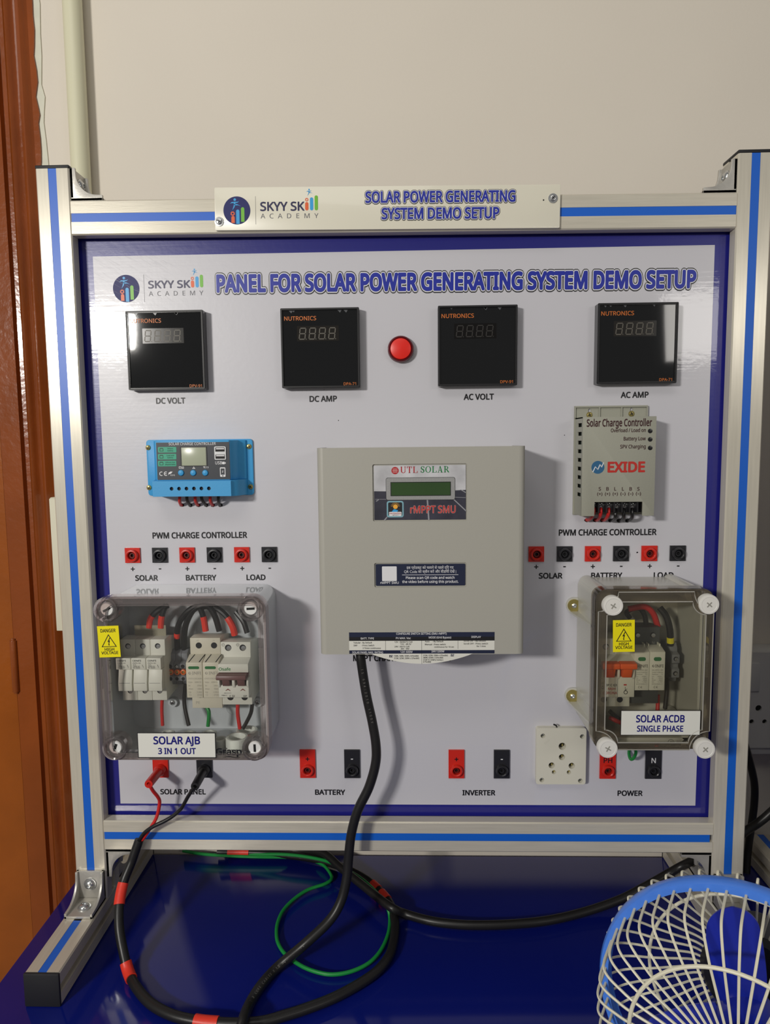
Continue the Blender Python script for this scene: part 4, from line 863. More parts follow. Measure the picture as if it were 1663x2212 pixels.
# surge protector
t = thing('surge_protector', 'ivory two-pole surge protector with green windows in the left junction box', 'surge protector', (-240, -5, 149))
part('base', B().prism([(-8, 232), (-34, 237.6), (-50, 237.6), (-50, 214.5), (-46, 212), (-46, 172), (-50, 170), (-50, 149.8), (-8, 152)], 'x', -258.2, -221.2), modi, t, bevel=.6)
for k in range(2):
    x0 = -259.4 + 20*k; ct = part('cartridge', B().prism([(-46, 216), (-51, 218), (-66, 212), (-66, 168.8), (-46, 168.8)], 'x', x0+.2, x0+19.7), modi, t, bevel=.7)
    part('window', B().prism(rr(x0+3, x0+16.2, 204.2, 207.6, 1.6), 'y', -66.3, -65.8), mat('green_window', (52, 118, 70), .3), ct)
    b = B()
    b.plate(circ(x0+4.6, 199.2, 1.6, 14), [circ(x0+4.9, 199.4, .9, 10)], -66.2, -66.1); text(b, 'INFI', x0+7.6, 197.5, 3.6, -66.15, 10.5, .004, 'l')
    for s, z in (('CY21-CDC/600', 191.6), ('Ucpv     600V DC', 187.2), ('In            20kA', 183), ('Imax        40kA', 179), ('Up          2.8kV', 175), ('T2         IP20', 171.4)): text(b, s, x0+2.6, z, 1.9, -66.15, 16, .0, 'l')
    part('lettering', b, mat('faint_grey_ink', (168, 164, 152), .5), ct)
    for xx in (x0+6, x0+18.5): part('slit', B().tube([(xx-2.4, -65.2, 212.5), (xx+1.2, -52.2, 217.7)], .55, 6), darkhole, ct)
    termhole(t, -247.5+18.6*k, 50, 228.3, 3.8, False)
termhole(t, -248, 50, 166.5, 3.8, False)
b = text(B(), 'PE', -251, 157.2-2, 3.4, -50.15, None, 0.); text(b, '+/-', -248.5, 233.4, 2, -50.15, None, 0.); text(b, '-/+', -229.5, 233.4, 2, -50.15, None, 0.); part('lettering', b, mat('faint_grey_ink', (168, 164, 152), .5), t)
# circuit breaker with brown handle
t = thing('circuit_breaker', 'white two-pole circuit breaker with brown handle in the left junction box', 'circuit breaker', (-203, -5, 154))
part('body', B().prism([(-8, 226), (-36, 232.4), (-50, 232.4), (-50, 214), (-66, 210), (-66, 199.8), (-58, 199), (-58, 187), (-66, 184), (-66, 169), (-50, 169), (-50, 154.2), (-8, 157)], 'x', -221, -184.5), modw, t, bevel=.6)
hb = mat('brown_handle', (112, 78, 76), .4)
hd = part('handle', B().prism([(-57, 199.6), (-75, 199), (-76, 194), (-73, 192.8), (-57, 194)], 'x', -221.2, -185.6), hb, t, bevel=1)
for x in (-214.6, -196.6): part('handle_stem', B().prism([(-57, 195), (-74, 194), (-70, 184.6), (-57, 184.6)], 'x', x, x+8.6), hb, hd, bevel=.5)
for x in (-221, -203.8, -186.6): part('cheek', B().prism([(-56, 193.5), (-69, 193), (-69, 186), (-66.5, 181.5), (-56, 181.5)], 'x', x, x+2.6 if x != -203.8 else x+3.4), modw, t, bevel=.6)
for k in range(2): termhole(t, -211.8+17.8*k, 50, 225.4, 4.0); termhole(t, -211+17.4*k, 50, 163.6, 4.0, False)
part('lettering', text(B(), 'Osafe', -219.6, 202.4, 3.5, -66.15, 14, .014, 'l'), mat('green_ink', (24, 130, 60), .45), t)
b = B(); text(b, 'C 32', -207.7, 169.8, 2.4, -66.15, 6, .010, 'l'); text(b, 'DP', -191, 169.8, 2.2, -66.15, 4, .006, 'l'); text(b, '240/415V AC', -214.5, 174.2, 1.0, -66.15, 9, 0., 'l'); text(b, '10kA C', -217.5, 171.4, 1.2, -66.15, 7, .006, 'l')
b.plate(circ(-217.6, 229, 1.8, 18), [circ(-217.6, 229, 1.5, 18)], -50.2, -50.1); b.plate(circ(-199.9, 229, 1.8, 18), [circ(-199.9, 229, 1.5, 18)], -50.2, -50.1); text(b, '+', -217.6, 228.2, 1.9, -50.15, None, 0.); b.flat(rect(-200.8, -199, 228.8, 229.2), -50.15)
part('lettering', b, inkblack, t)
b = B()
for x in (-209.5, -191.6): b.flat([(x-2.8, 178), (x, 180.2), (x+2.8, 178), (x+2.8, 177.2), (x, 178.8), (x-2.8, 177.2)], -66.15)
part('lettering', b, mat('dark_red_ink', (120, 30, 30), .5), t)
# wires inside the left box
G = 'wires inside the left junction box'
Z8 = lambda x, y, d: at(190+x/3.696, 1240+y/3.696, d)
wire('jumper_wire', [Z8(640, 250, 30), Z8(560, 290, 32), Z8(500, 355, 32), Z8(488, 430, 32)], 3.5, pvcblack, 'black wire with red sleeve entering the fuse holders, left one', G, ((.6, 1., 3.8, redtape),))
wire('jumper_wire', [Z8(628, 240, 30), Z8(600, 300, 32), Z8(585, 365, 32), Z8(582, 430, 32)], 3.5, pvcblack, 'black wire with red sleeve entering the fuse holders, right one', G, ((.55, 1., 3.9, redtape),))
wire('jumper_wire', [Z8(716, 620, 22), Z8(710, 490, 26), Z8(730, 390, 30), Z8(800, 295, 34), Z8(880, 262, 34), Z8(920, 340, 34), Z8(940, 455, 34)], 3.5, pvcblack, 'black arched wire from terminal block to surge protector, red sleeved end', G, ((.84, 1., 3.9, redtape), (.16, .2, 3.7, redtape)))
wire('jumper_wire', [Z8(770, 620, 22), Z8(770, 480, 26), Z8(790, 380, 30), Z8(850, 280, 34), Z8(950, 255, 34), Z8(1010, 330, 34), Z8(1050, 455, 34)], 3.7, pvcblack, 'black arched wire from terminal block to second pole of surge protector', G)
wire('jumper_wire', [Z8(900, 262, 28), Z8(1000, 262, 30), Z8(1090, 320, 34), Z8(1150, 410, 36), Z8(1172, 485, 34)], 3.6, pvcblack, 'thick wire with long red sleeve entering the circuit breaker', G, ((.62, 1., 4.2, redtape),))
wire('jumper_wire', [Z8(1180, 300, 26), Z8(1240, 380, 30), Z8(1272, 470, 32)], 3.4, pvcblack, 'short black wire entering the right pole of the circuit breaker', G)
wire('jumper_wire', [Z8(592, 1005, 40), Z8(590, 1090, 40), Z8(596, 1210, 42)], 2.1, pvcred, 'thin red wire dropping from the fuse holders to a gland', G)
wire('jumper_wire', [Z8(778, 880, 30), Z8(768, 1000, 32), Z8(778, 1090, 36), Z8(805, 1210, 44)], 2.4, pvcblack, 'thin black wire dropping from the terminal blocks to a gland', G)
wire('jumper_wire', [Z8(950, 1065, 40), Z8(966, 1110, 42), Z8(958, 1215, 42)], 2.3, pvcgreen, 'green earth wire below the surge protector', G)
wire('jumper_wire', [Z8(1196, 1040, 40), Z8(1196, 1120, 40), Z8(1213, 1235, 40)], 2.4, pvcred, 'red wire below the circuit breaker', G)
wire('jumper_wire', [Z8(1312, 1040, 36), Z8(1300, 1110, 37), Z8(1262, 1190, 38), Z8(1235, 1235, 40)], 2.4, pvcblack, 'black wire below the circuit breaker', G)

# ------------------------------------------------------------------ right junction box (smoky lid, SOLAR ACDB)
t = thing('junction_box', 'grey junction box with smoky lid and four white round knobs, lower right', 'junction box', (282, 0, 118))
D = 95.; bx0, bx1, bz0, bz1 = 219.5, 345.5, 119, 300
part('body', B().plate(rr(bx0, bx1, bz0, bz1, 10, 6), [rr(bx0+3, bx1-3, bz0+3, bz1-3, 8, 6)], -D+24, -1), boxgrey2, t, smoothang=50)
part('back', B().prism(rr(bx0+1, bx1-1, bz0+1, bz1-1, 9, 6), 'y', -4, 0), boxgrey2, t)
for x, z in ((bx0+11, bz1-7), (bx1-12, bz1-6), (bx0+11, bz0+8), (bx1-11, bz0+8)): part('corner_column', B().cyl((x, -1, z), (0, -1, 0), 9.5, D-25, 24), boxgrey2, t)
for z in (264.8, 147.9):
    b = B(); b.prism(rr(205, 226, z-10, z+10, 9.8, 6), 'y', -4, 0)
    for s, xs in ((1, 219), (-1, 209)): b.prism([(xs, -4), (221, -4), (221, -D+18), (219, -D+18)], 'z', z+s*8.5-1.2, z+s*8.5+1.2)
    ear = part('mounting_ear', b, boxgrey2, t)
    part('washer', B().lathe((214.4, -4, z), (0, -1, 0), [(8, 0), (8, 1.3), (2.5, 1.3)], 24), brass, ear); part('ear_screw', B().lathe((214.4, -5.3, z), (0, -1, 0), [(3.2, 0), (3, 1.4), (1.6, 2.2), (.6, 1.4)], 16), steel, ear)
lx0, lx1, lz0, lz1 = 217.8, 348.4, 117, 303.4
def lobed(x0, x1, z0, z1, r, c):
    "rectangle whose corners are scooped out around the knobs"
    out = []
    for cx, cz, a0 in ((x1, z1, -PI), (x0, z1, -PI/2), (x0, z0, 0), (x1, z0, PI/2)):
        # concave arc about the corner
        st = {(x1, z1): (1.5*PI, PI), (x0, z1): (2*PI, 1.5*PI), (x0, z0): (PI/2, 0), (x1, z0): (PI, PI/2)}[(cx, cz)]
        for k in range(9): a = st[0] + (st[1]-st[0])*k/8; out.append((cx + c*math.cos(a), cz + c*math.sin(a)))
    return out
lid = lid_edges(None, lx0, lx1, lz0, lz1, -D+6, -D+25, 11, smokerim, t, 2.4)
part('pane', B().prism(lobed(lx0+5, lx1-5, lz0+5, lz1-6, 0, 20), 'y', -D, -D+1.8), smokepane, lid)
part('lid_border', B().plate(lobed(lx0+1.5, lx1-1.5, lz0+1.5, lz1-2, 0, 22), [lobed(lx0+11, lx1-10, lz0+10, lz1-13, 0, 15)], -D-1, -D+.5), smokerim, lid)
part('lid_shoulder', B().plate(rr(lx0, lx1, lz0, lz1, 11, 6), [lobed(lx0+3, lx1-3, lz0+3, lz1-3, 0, 21)], -D+5, -D+8), smokerim, lid)
for pts, yy in ((lobed(lx0+1.5, lx1-1.5, lz0+1.5, lz1-2, 0, 22), -D-.6), (lobed(lx0+11, lx1-10, lz0+10, lz1-13, 0, 15), -D-1.0)):
    part('lid_bead', B().tube([(x, yy, z) for x, z in pts + pts[:1]], .7, 6), clear('clear_bead', (225, 222, 212), (225, 222, 212), .45), lid)
for px, py in ((1325, 1309.5), (1532.5, 1306.5), (1313.5, 1618), (1524, 1619.5)):
    p = at(px, py, D+3)
    kn = part('lid_knob', B().lathe((p.x, -D+6, p.z), (0, -1, 0), [(10, 0), (11.3, 1), (11.3, 7.5), (10.6, 8.8), (8.6, 9), (8.2, 8.7), (.1, 8.9)], 36), mat('white_knob', (228, 226, 220), .4), lid)
    M = Matrix.Translation((p.x, -D-3.0, p.z)) @ Matrix.Rotation(random.uniform(.2, .9), 4, 'Y')
    part('knob_cross', B().box(-3.6, 3.6, -.12, .12, -.65, .65).box(-.65, .65, -.13, .13, -3.6, 3.6).xf(M), mat('knob_recess', (150, 148, 140), .6), lid)
danger(t, 247.8, 251.6, 24.2, 36.6, .02, -D-1.5)
sign(t, 247.2, 335.6, 136.6, 164.6, (('SOLAR ACDB', 291, 151.6, 8.0, 54), ('SINGLE PHASE', 291, 140.6, 6.6, 51.5)), -D-1.4, .6)
p = at(1140+982/3.18, 1240+1155/3.18, D); b = B().plate(circ(p.x, p.z, 3.6, 20), [circ(p.x, p.z, 3.0, 20)], -D-.3, -D-.2); b.flat([(p.x-1.8, p.z-1.4), (p.x-1.3, p.z-1.8), (p.x+.6, p.z+1.8), (p.x, p.z+2)], -D-.25); b.flat([(p.x-.2, p.z-2), (p.x+.4, p.z-1.8), (p.x+2, p.z+1.4), (p.x+1.4, p.z+1.8)], -D-.25)
text(b, 'SHROTIK', p.x+6.5, p.z-.2, 2.1, -D-.25, 13, .004, 'l'); text(b, 'ENCLOSURES & PARTS', p.x+1, p.z-5, 1.4, -D-.25, 19, .004, 'l'); part('lettering', b, mat('faint_dark_ink', (86, 82, 74), .5), t)
part('drain_plug', B().lathe((326, -40, 119), (0, 0, -1), [(12, 0), (12, 2), (8, 6), (.1, 7)], 24), gl, t); part('drain_plug', B().lathe((243, -52, 119), (0, 0, -1), [(10, 0), (10, 2), (7, 5), (.1, 6)], 24), gl, t)
solo('din_rail', B().prism([(-5, 182), (-5, 186), (-9, 188), (-10.5, 188), (-10.5, 214), (-9, 214), (-5, 210), (-4, 210), (-4, 182)], 'x', 228, 338), steel, 'metal mounting rail behind the modules in the right junction box', 'rail')
t = thing('circuit_breaker', 'white two-pole circuit breaker with orange handle in the right junction box', 'circuit breaker', (252, -5, 152))
part('body', B().prism([(-8, 232), (-36, 236), (-52, 236), (-52, 217), (-68, 213.5), (-68, 208.5), (-60, 207), (-60, 196), (-68, 194.5), (-68, 170), (-52, 170), (-52, 152.5), (-8, 154)], 'x', 231.4, 270.6), modw, t, bevel=.6)
part('pole_seam', B().box(250.8, 251.1, -68.1, -67.6, 170, 194).box(250.8, 251.1, -52.1, -51.6, 217, 236), grey_ink, t)
orn = mat('orange_handle', (240, 96, 30), .4)
hd = part('handle', B().prism([(-59, 214), (-77, 213), (-78, 207), (-75, 205.5), (-59, 206)], 'x', 231.6, 250.8), orn, t, bevel=1); hd2 = part('handle', B().prism([(-59, 214), (-77, 213), (-78, 207), (-75, 205.5), (-59, 206)], 'x', 251.2, 270.4), orn, t, bevel=1)
for x in (235.5, 255): part('handle_stem', B().prism([(-59, 207), (-76, 206), (-72, 195), (-59, 195)], 'x', x, x+10.6), orn, hd, bevel=.5)
for x in (231.5, 250.0, 267.2): part('cheek', B().prism([(-58, 205), (-70, 204), (-70, 196), (-68, 191.5), (-58, 191.5)], 'x', x, x+3.0), modw, t, bevel=.6)
termhole(t, 241, 52, 226, 3.8); termhole(t, 260.5, 52, 226, 3.8); termhole(t, 259, 52, 161, 3.6, False); termhole(t, 240, 52, 161, 3.6, False)
b = B(); text(b, 'IP C 63', 238, 183.4, 2.6, -68.15, 12, .012, 'l'); text(b, '0-I', 234.8, 180, 2.4, -68.15, 8, .006, 'l', rot=PI/2); b.plate(circ(260.5, 176, 2.4, 16), [circ(260.5, 176, 1.7, 16)], -68.2, -68.1); b.flat([(259, 178), (262, 180.5), (262.3, 180), (259.4, 177.6)], -68.15); b.flat([(259.6, 182.5), (260, 182.5), (260.2, 178.5), (259.8, 178.5)], -68.15); part('lettering', b, inkblack, t)
b = B(); text(b, 'MJH', 240, 179, 2.6, -68.15, 8.5, .006, 'l'); text(b, 'CORONA', 234, 173.8, 3.0, -68.15, 16.6, .008, 'l'); b.flat(rect(258, 261.5, 184.2, 185.8), -68.15); part('lettering', b, mat('red_ink', (190, 44, 44), .5), t)
t = thing('surge_protector', 'surge protector with dark base and white cartridges in the right junction box', 'surge protector', (288, -5, 153))
part('base', B().prism([(-8, 244), (-34, 248), (-46, 248), (-46, 222), (-44, 220), (-44, 180), (-46, 178), (-46, 154), (-8, 156)], 'x', 270.8, 306.5), moddk, t, bevel=.6)
for k in range(2):
    x0 = 270.2 + 18.1*k; ct = part('cartridge', B().prism([(-44, 226), (-50, 228), (-66, 223.6), (-66, 177.4), (-44, 177.4)], 'x', x0+.2, x0+17.9), modw, t, bevel=.7)
    part('window', B().prism(rr(x0+4.6, x0+13.4, 213, 217.6, 2.2), 'y', -66.3, -65.8), mat('green_window', (52, 118, 70), .3), ct)
    b = B(); b.plate(circ(x0+4.2, 207, 1.4, 14), [circ(x0+4.4, 207.1, .8, 10)], -66.2, -66.1); text(b, 'INFI', x0+6.4, 205.3, 3.4, -66.15, 9.5, .014, 'l')
    for s, z in (('NLSPD-40', 201.4), ('Surge Protective', 198.8), ('Device     T2', 196.4), ('Uc       320V~', 193.8), ('In          20kA', 191.6), ('Imax       40kA', 189.4), ('Up        1.5kV', 187.2), ('IEC61643-11', 184.6)): text(b, s, x0+3, z, 1.3, -66.15, 12.5, 0., 'l')
    c_mark(b, x0+6.6, 181.4, 2.6, -66.15); part('lettering', b, mat('mid_grey_ink', (112, 110, 104), .5), ct)
    for xx in (x0+2.4, x0+15.6): part('rib', B().box(xx-.6, xx+.6, -54, -46, 226.4, 230), modw, ct)
    termhole(t, 280+18.2*k, 46, 238.5, 3.4)
part('lettering', text(B(), 'N', 298.8, 227.4, 3.2, -46.15, None, 0.), mat('pale_grey_ink', (150, 150, 150), .5), t)
t = thing('rail_terminal', 'single grey terminal block at the right of the right junction box', 'terminal block', (326, -5, 180))
dinmod(t, 1, 321.5, 9.5, [(8, 222), (34, 226), (38, 220), (38, 216), (46, 214), (46, 204), (42, 202), (42, 198), (46, 196), (46, 186), (38, 184), (36, 178), (8, 180)], modg, bev=.4)
termhole(t, 326.3, 46, 209, 2.8); termhole(t, 326.3, 46, 191, 2.8)
G = 'wires inside the right junction box'; ZC = lambda x, y, d: at(1140+x/3.18, 1240+y/3.18, d)
wire('jumper_wire', [ZC(690, 240, 34), ZC(800, 225, 36), ZC(860, 270, 36), ZC(892, 360, 34)], 3.6, pvcred, 'red arched wire entering the surge protector in the right box', G)
wire('jumper_wire', [ZC(700, 300, 26), ZC(680, 260, 28), ZC(760, 235, 30), ZC(800, 280, 32), ZC(815, 360, 32)], 3., pvcblack, 'black arched wire behind the red one in the right box', G)
wire('jumper_wire', [ZC(905, 230, 30), ZC(950, 290, 34), ZC(975, 380, 36), ZC(980, 490, 34)], 4.0, pvcblack, 'black wire with yellow sleeve entering the grey terminal block', G, ((.86, .98, 4.3, yellow),))
wire('jumper_wire', [ZC(958, 720, 38), ZC(955, 800, 38), ZC(942, 925, 40)], 2.6, pvcblack, 'black wire below the grey terminal block in the right box', G)
wire('jumper_wire', [ZC(893, 830, 36), ZC(893, 880, 36), ZC(890, 950, 38)], 2.4, pvcred, 'red wire below the surge protector in the right box', G)
wire('jumper_wire', [ZC(560, 985, 40), ZC(600, 1005, 44), ZC(660, 1030, 44)], 2.6, pvcred, 'red wire lying at the bottom of the right box', G)
wire('jumper_wire', [ZC(560, 940, 36), ZC(620, 990, 38), ZC(690, 1020, 40)], 2.6, pvcblack, 'black wire lying at the bottom of the right box', G)
wire('earth_loop', [ZC(735, 1190, 30), ZC(742, 1225, 28), ZC(728, 1262, 22), ZC(707, 1272, 16), ZC(695, 1240, 8), ZC(697, 1200, -2)], 2.0, pvcgreen, 'small green wire loop hanging under the right junction box')
# ------------------------------------------------------------------ plugs and cables
def mains(name, pts, r, m, label_, tapes=(), n=12, k=8, cat='cable'):
    path = smooth(pts, k); o = thing(name, label_, cat, (path[0].x, path[0].y, min(p.z for p in path)))
    part('sheath', B().tube(path, r, n), m, o)
    for p0, ln, rs in tapes:
        i = min(range(len(path)), key=lambda j: (path[j]-p0).length); j0 = j1 = i
        while j0 > 0 and (path[j0]-path[i]).length < ln/2: j0 -= 1
        while j1 < len(path)-1 and (path[j1]-path[i]).length < ln/2: j1 += 1
        part('tape_band', B().tube(path[j0:j1+1], rs, n), redtape, o)
    return o
zw = lambda x, y, d: at(290+x/8.505, 1600+y/8.505, d)
for c, x, tip, m in (('red', -318.9, zw(262, 800, 46), red), ('black', -261.1, zw(1112, 845, 46), pvcblack)):
    p0 = Vector((x, -5, 48.2)); ax = (tip-p0); ln = ax.length; ax.normalize()
    t = thing('banana_plug', '%s banana plug pushed into the %s SOLAR PANEL socket' % (c, c), 'plug', p0, 'banana plugs in the lower left sockets')
    part('barrel', B().lathe(p0, ax, [(3.2, -2), (5.6, 1), (5.6, ln*.55), (5.4, ln-2), (5.0, ln), (2.4, ln), (2.2, ln-4), (.1, ln-4)], 22), m, t)
    part('collar', B().lathe((x, -5.5, 48.2), (0, -1, 0), [(7.4, 0), (7.2, 3), (5.8, 5)], 22), m, t)
mains('plug_lead', [zw(262, 795, 45), zw(300, 850, 44), zw(350, 930, 40), zw(430, 1030, 34), zw(465, 1120, 30), zw(440, 1300, 30), zw(390, 1450, 31), zw(300, 1600, 32), zw(200, 1750, 32), zw(125, 1850, 31)], 2.2, pvcred, 'thin red lead hanging from the red banana plug', cat='wire')
mains('plug_lead', [zw(1112, 840, 45), zw(1070, 900, 44), zw(980, 1040, 40), zw(920, 1150, 36), zw(850, 1260, 34), zw(700, 1390, 34), zw(550, 1480, 35), zw(400, 1550, 36), zw(280, 1620, 36), zw(170, 1710, 35), zw(85, 1840, 33)], 2.4, pvcblack, 'thin black lead hanging from the black banana plug', cat='wire')
TT = TZ + 6.9
loop = [at(301, 1814, 32), at(290, 1845, 36), at(283, 1865, 39), at(269, 1899, 47), at(261, 1930, 57), at(257, 1963, 68), at(258, 2007, 81), at(266, 2054, 93)] + \
       [onz(x, y, TT) for x, y in ((278, 2101), (296, 2135), (326, 2168), (370, 2192), (421, 2205), (471, 2210), (520, 2211), (568, 2207), (614, 2194), (661, 2179), (724, 2154), (786, 2119), (822, 2090), (844, 2056), (853, 2011), (851, 1981), (842, 1952), (817, 1922), (790, 1899), (750, 1878), (700, 1860), (640, 1849), (560, 1842), (470, 1840))]
tp = [(loop[4], 22, 6.6), (loop[8], 20, 6.8), (onz(448, 2208, TT), 22, 6.8), (onz(809, 1915, TT), 11, 6.6), (onz(830, 1936, TT), 13, 6.6), (onz(520, 1841, TT), 20, 6.6)]
mains('black_cable', loop, 5.7, pvcblack, 'thick black cable with red tape bands looping across the blue table', tp, 14)
mains('power_cable', [at(778, 1408, 40), at(780, 1430, 42), at(791, 1500, 43), at(804, 1560, 44), at(812, 1610, 46), at(811, 1650, 47), at(797, 1700, 48), at(773, 1750, 49), at(759, 1800, 50), at(753, 1850, 52), at(749, 1895, 56), at(737, 1945, 62), at(712, 1988, 71), at(660, 2038, 86)] + [onz(x, y, TT) for x, y in ((602, 2087), (565, 2127), (538, 2170))] + [onz(x, y, TT+12) for x, y in ((522, 2215), (505, 2290))] + [onz(500, 2380, TT)], 5.9, pvcblack, 'black round cable hanging from the grey wall unit over the front rail', n=14)
# print on the power cable
def along(points, s, h, m, owner, lift):
    P = [Vector(p) for p in points]; cum = [0]
    for a, b in zip(P[:-1], P[1:]): cum.append(cum[-1]+(b-a).length)
    b = B(); step = cum[-1]/len(s)
    for i, ch in enumerate(s):
        if ch == ' ': continue
        d = step*(i+.5); j = max(k for k in range(len(cum)-1) if cum[k] <= d); f = (d-cum[j])/(cum[j+1]-cum[j]); c = P[j].lerp(P[j+1], f); tx = (P[j+1]-P[j]).normalized()
        vw = (CAM - c).normalized(); up = vw.cross(tx).normalized(); nn = tx.cross(up)
        vs, fs = glyphs(ch, .0); sc = h/caph(FONT); mx = (min(v.x for v in vs)+max(v.x for v in vs))/2
        b.add([c + nn*lift + tx*(v.x-mx)*sc + up*(v.y*sc-h/2) for v in vs], fs)
    part('lettering', b, m, owner)
pc = [o for o in bpy.data.objects if o.name == 'power_cable'][0]; pr = mat('cable_print_grey', (120, 118, 114), .5)
pp = smooth([at(781, 1440, 42.5), at(791, 1500, 43), at(804, 1560, 44)], 8); along(pp, 'IS 694:2010 1100V'[::-1][::-1], 2.6, pr, pc, 6.1)
pp = smooth([at(660, 2038, 86), onz(602, 2087, TT), onz(565, 2127, TT), onz(538, 2170, TT), onz(525, 2206, TT)][::-1], 8); along(pp, '2.1SS X 3 CORE CABLES X 1.5 SQ.MM. CM/L', 2.6, pr, pc, 6.1)
mains('black_cable', [onz(x, y, TT+1) for x, y in ((560, 1839), (640, 1838))] + [onz(x, y, TT+11) for x, y in ((697, 1843), (735, 1874), (775, 1906), (815, 1938), (848, 1962))] + [onz(x, y, TT) for x, y in ((875, 1974), (929, 1989), (985, 1996.5), (1040, 1998.5), (1110, 1996), (1185, 1988), (1262, 1970))] + [onz(1337, 1944, TT+6), onz(1388, 1918, TT+16), onz(1438, 1890, -128), onz(1470, 1872, -112), onz(1490, 1862, -108), onz(1512, 1850, -106)], 5.6, pvcblack, 'black cable crossing the table to the right foot of the stand', n=14)
gz = TZ + 2.4
mains('earth_wire', [onz(x, y, gz+2) for x, y in ((395, 1838), (440, 1845), (500, 1849), (560, 1851), (620, 1852), (665, 1857), (697, 1868), (714, 1888), (715, 1900), (700, 1910), (665, 1922), (635, 1942), (612, 1966), (600, 1992), (597, 2015), (601, 2038), (617, 2062), (650, 2086), (685, 2100), (720, 2105), (760, 2098), (797, 2080), (822, 2053), (838, 2018), (842, 1985))] + [onz(836, 1960, gz+10), onz(815, 1930, gz+16), onz(780, 1898, gz+14), onz(735, 1872, gz+12), onz(690, 1856, gz+9), onz(620, 1846, gz+8), onz(540, 1845, gz+4), onz(470, 1838, gz+4)], 2.3, pvcgreen, 'thin green wire curling in a loop on the blue table', n=10, cat='wire')
# cables right of the stand
mains('black_cable', [at(1606, 1600, -95), at(1618, 1640, -100), at(1629, 1690, -104), at(1629, 1735, -106), at(1622, 1790, -106), at(1615, 1840, -104), at(1612, 1885, -98)], 5.2, pvcblack, 'upright black cable behind the right post, below the switch board', n=12)
mains('black_cable', [at(1590, 1812, -60), at(1610, 1796, -62), at(1640, 1776, -60), at(1668, 1752, -58), at(1720, 1700, -50)], 5.6, pvcblack, 'slanting black cable leaving the frame at the right edge', n=12)
# foot of the neighbouring stand
t = thing('neighbour_stand', 'aluminium foot of the next stand at the right edge of the table', 'stand', (532, 0, TZ))
fo = part('foot', profile('y', (532, 0, -140), -147, 138), aluy, t); part('slot_strip', B().box(527.1, 536.9, -147, 138, -128, -120.3), bluestrip, fo); part('end_cap', B().box(511.4, 552.6, -151, -147, -160, -119.6), blackcap, fo, bevel=1.5)
po = part('post', profile('z', (532, 0, 0), -120, 797), alu, t); part('slot_strip', B().box(527.1, 536.9, -19.7, -13, -120, 797), bluestrip, po)

rl = part('rail', profile('x', (972, 0, 737), 552, 1392), alux, t); part('slot_strip', B().box(552.5, 1391, -19.7, -13, 732, 742), bluestrip, rl)
rl = part('rail', profile('x', (972, 0, -33), 552, 1392), alux, t); part('slot_strip', B().box(552.5, 1391, -19.7, -13, -38, -28), bluestrip, rl)
part('panel_board', B().box(545, 1399, 0, 8, -24, 728), board_blue, t); part('white_print', B().box(575, 1370, -.3, .2, 0, 700), board_white, t)  # board out of view, added to block light from the right
po = part('post', profile('z', (1412, 0, 0), -120, 797), alu, t); fo = part('foot', profile('y', (1412, 0, -140), -147, 138), aluy, t)

# ------------------------------------------------------------------ table fan
FC = Vector((260.8, -367.9, 26.9)); fn = Vector((-.5161, -.8565, .0049)).normalized(); fu = fn.cross(Vector((0, 0, 1))).normalized(); fv = fu.cross(fn)
def fp(a, r, th): return FC + fn*a + (fu*math.cos(th) + fv*math.sin(th))*r
F = thing('table_fan', 'small table fan with blue rim and cream wire guard, lower right corner', 'fan', (FC.x, FC.y, TZ))
wirem = mat('cream_wire_coating', (222, 218, 196), .4); rimm = mat('sky_blue_plastic', (72, 130, 232), .3, coat=.3); bladem = mat('royal_blue_plastic', (26, 42, 160), .3, coat=.2)
prof = [(102.5, -6), (108.5, -6.5), (110, -4), (110, 4), (108.5, 6.5), (102.5, 6), (104.5, 4), (105.5, 0), (104.5, -4)]
part('rim', B().lathe_closed(FC, fn, prof, 96), rimm, F)
dg = PI/180
NF = 50
for k in range(NF):
    th = (52.3 + 7.2*k)*dg
    path = smooth([fp(5, 104.5, th), fp(18, 104, th), fp(32, 103.2, th), fp(40, 101, th), fp(45, 95.5, th), fp(48.5, 86, th), fp(51.4, 74.3, th), fp(53, 50, th), fp(53.5, 30, th), fp(50, 20, th)], 4)
    part('guard_wire', B().tube(path, 1.05, 6), wirem, F)
NR = 50
for k in range(NR):
    th = (55.6 + 7.2*k)*dg
    path = smooth([fp(-3, 106, th), fp(-8, 109.5, th), fp(-13, 109, th), fp(-23, 100, th), fp(-30, 88, th), fp(-34, 78, th), fp(-42, 62, th), fp(-50, 46, th), fp(-50, 34, th)], 4)
    part('guard_wire', B().tube(path, 1.0, 6), wirem, F)
for a, r, w in ((52.6, 74.3, 1.5), (-35.2, 78, 1.4), (-51, 36, 1.4)): part('guard_ring', B().ring(FC + fn*a, fn, r, w, 80, 8), wirem, F)
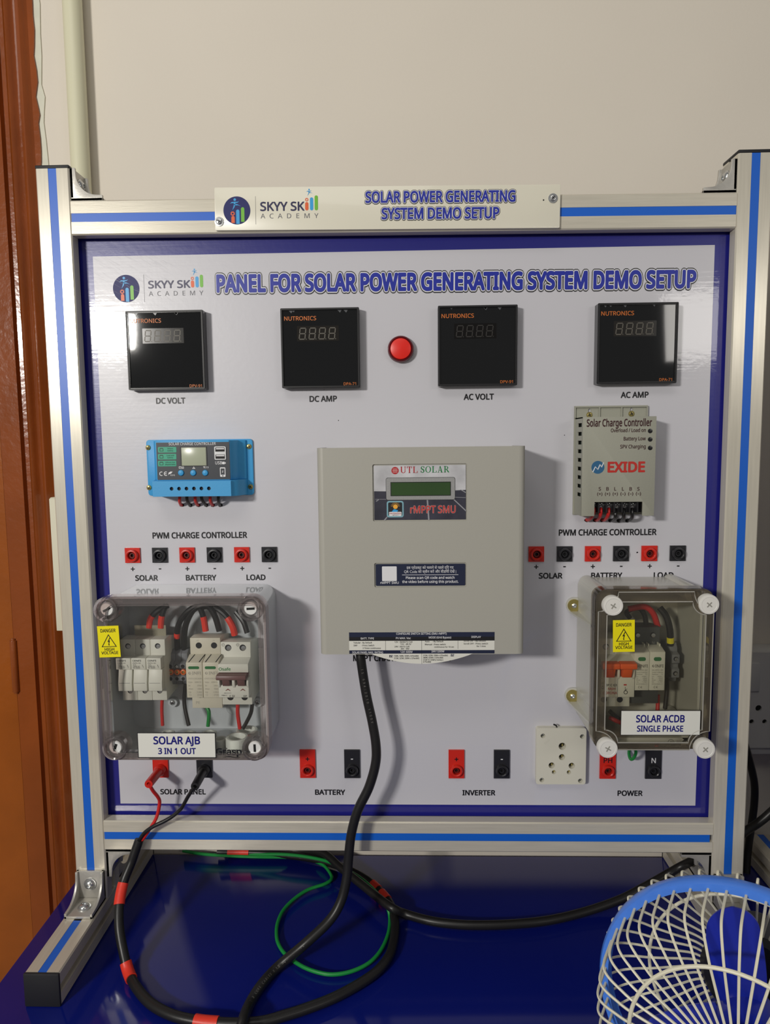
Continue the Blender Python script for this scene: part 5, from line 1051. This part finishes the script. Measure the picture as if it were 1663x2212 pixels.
part('front_badge', B().lathe(FC + fn*48, fn, [(24, 0), (24, 5), (20, 8), (.1, 9)], 36), bladem, F)
part('hub', B().lathe(FC + fn*-14, fn, [(20, 0), (21, 20), (18, 27), (.1, 31)], 36), bladem, F)
for kb in range(3):
    t0 = 82*dg + kb*2*PI/3; g = []; NRr, NW = 36, 8
    for i in range(NRr+1):
        f = i/NRr; r = 16 + 74*f; hw = (15.5 + 3.5*math.sin(f*PI)) * (1 if f < .76 else math.sqrt(max(0.0004, 1-((f-.76)/.2401)**2)))
        ct = t0 - .03*math.sin(f*PI)
        for jn in range(NW+1):
            s = (jn/NW-.5)*2; off = s*hw; c = fp(0, r, ct); tan = (fu*-math.sin(ct) + fv*math.cos(ct)); g.append(c + tan*off + fn*(2 - off*.34 - .004*off*off))
    b = B(); nn = NW+1; vs = g + [p - fn*1.6 for p in g]; o = len(g); fs = []
    for i in range(NRr):
        for jn in range(NW): q = i*nn+jn; fs += [(q, q+1, q+nn+1, q+nn), (o+q, o+q+nn, o+q+nn+1, o+q+1)]
    for i in range(NRr): q = i*nn; fs.append((q, q+nn, o+q+nn, o+q)); q += NW; fs.append((q, o+q, o+q+nn, q+nn))
    for jn in range(NW): q = jn; fs.append((q, o+q, o+q+1, q+1)); q = NRr*nn+jn; fs.append((q, q+1, o+q+1, o+q))
    part('blade', b.add(vs, fs), bladem, F, smoothang=60)
part('motor_housing', B().lathe(FC + fn*-110, fn, [(8, 0), (26, 6), (38, 26), (40, 60), (36, 66), (10, 68), (6, 100)], 32), blackmatt, F)
mc = FC + fn*-75
part('neck', B().tube(smooth([mc + Vector((0, 0, -30)), Vector((mc.x, mc.y, TZ+60)), Vector((mc.x, mc.y, TZ+10))]), 15, 18), rimm, F)
part('base', B().lathe((mc.x, mc.y, TZ), (0, 0, 1), [(72, 0), (74, 5), (68, 14), (30, 24), (18, 34), (.1, 35)], 44), rimm, F)
part('speed_knob', B().lathe((mc.x-30*.5, mc.y-38, TZ+16), (0, -.5, .85), [(9, 0), (8, 9), (.1, 10)], 20), blackmatt, F)
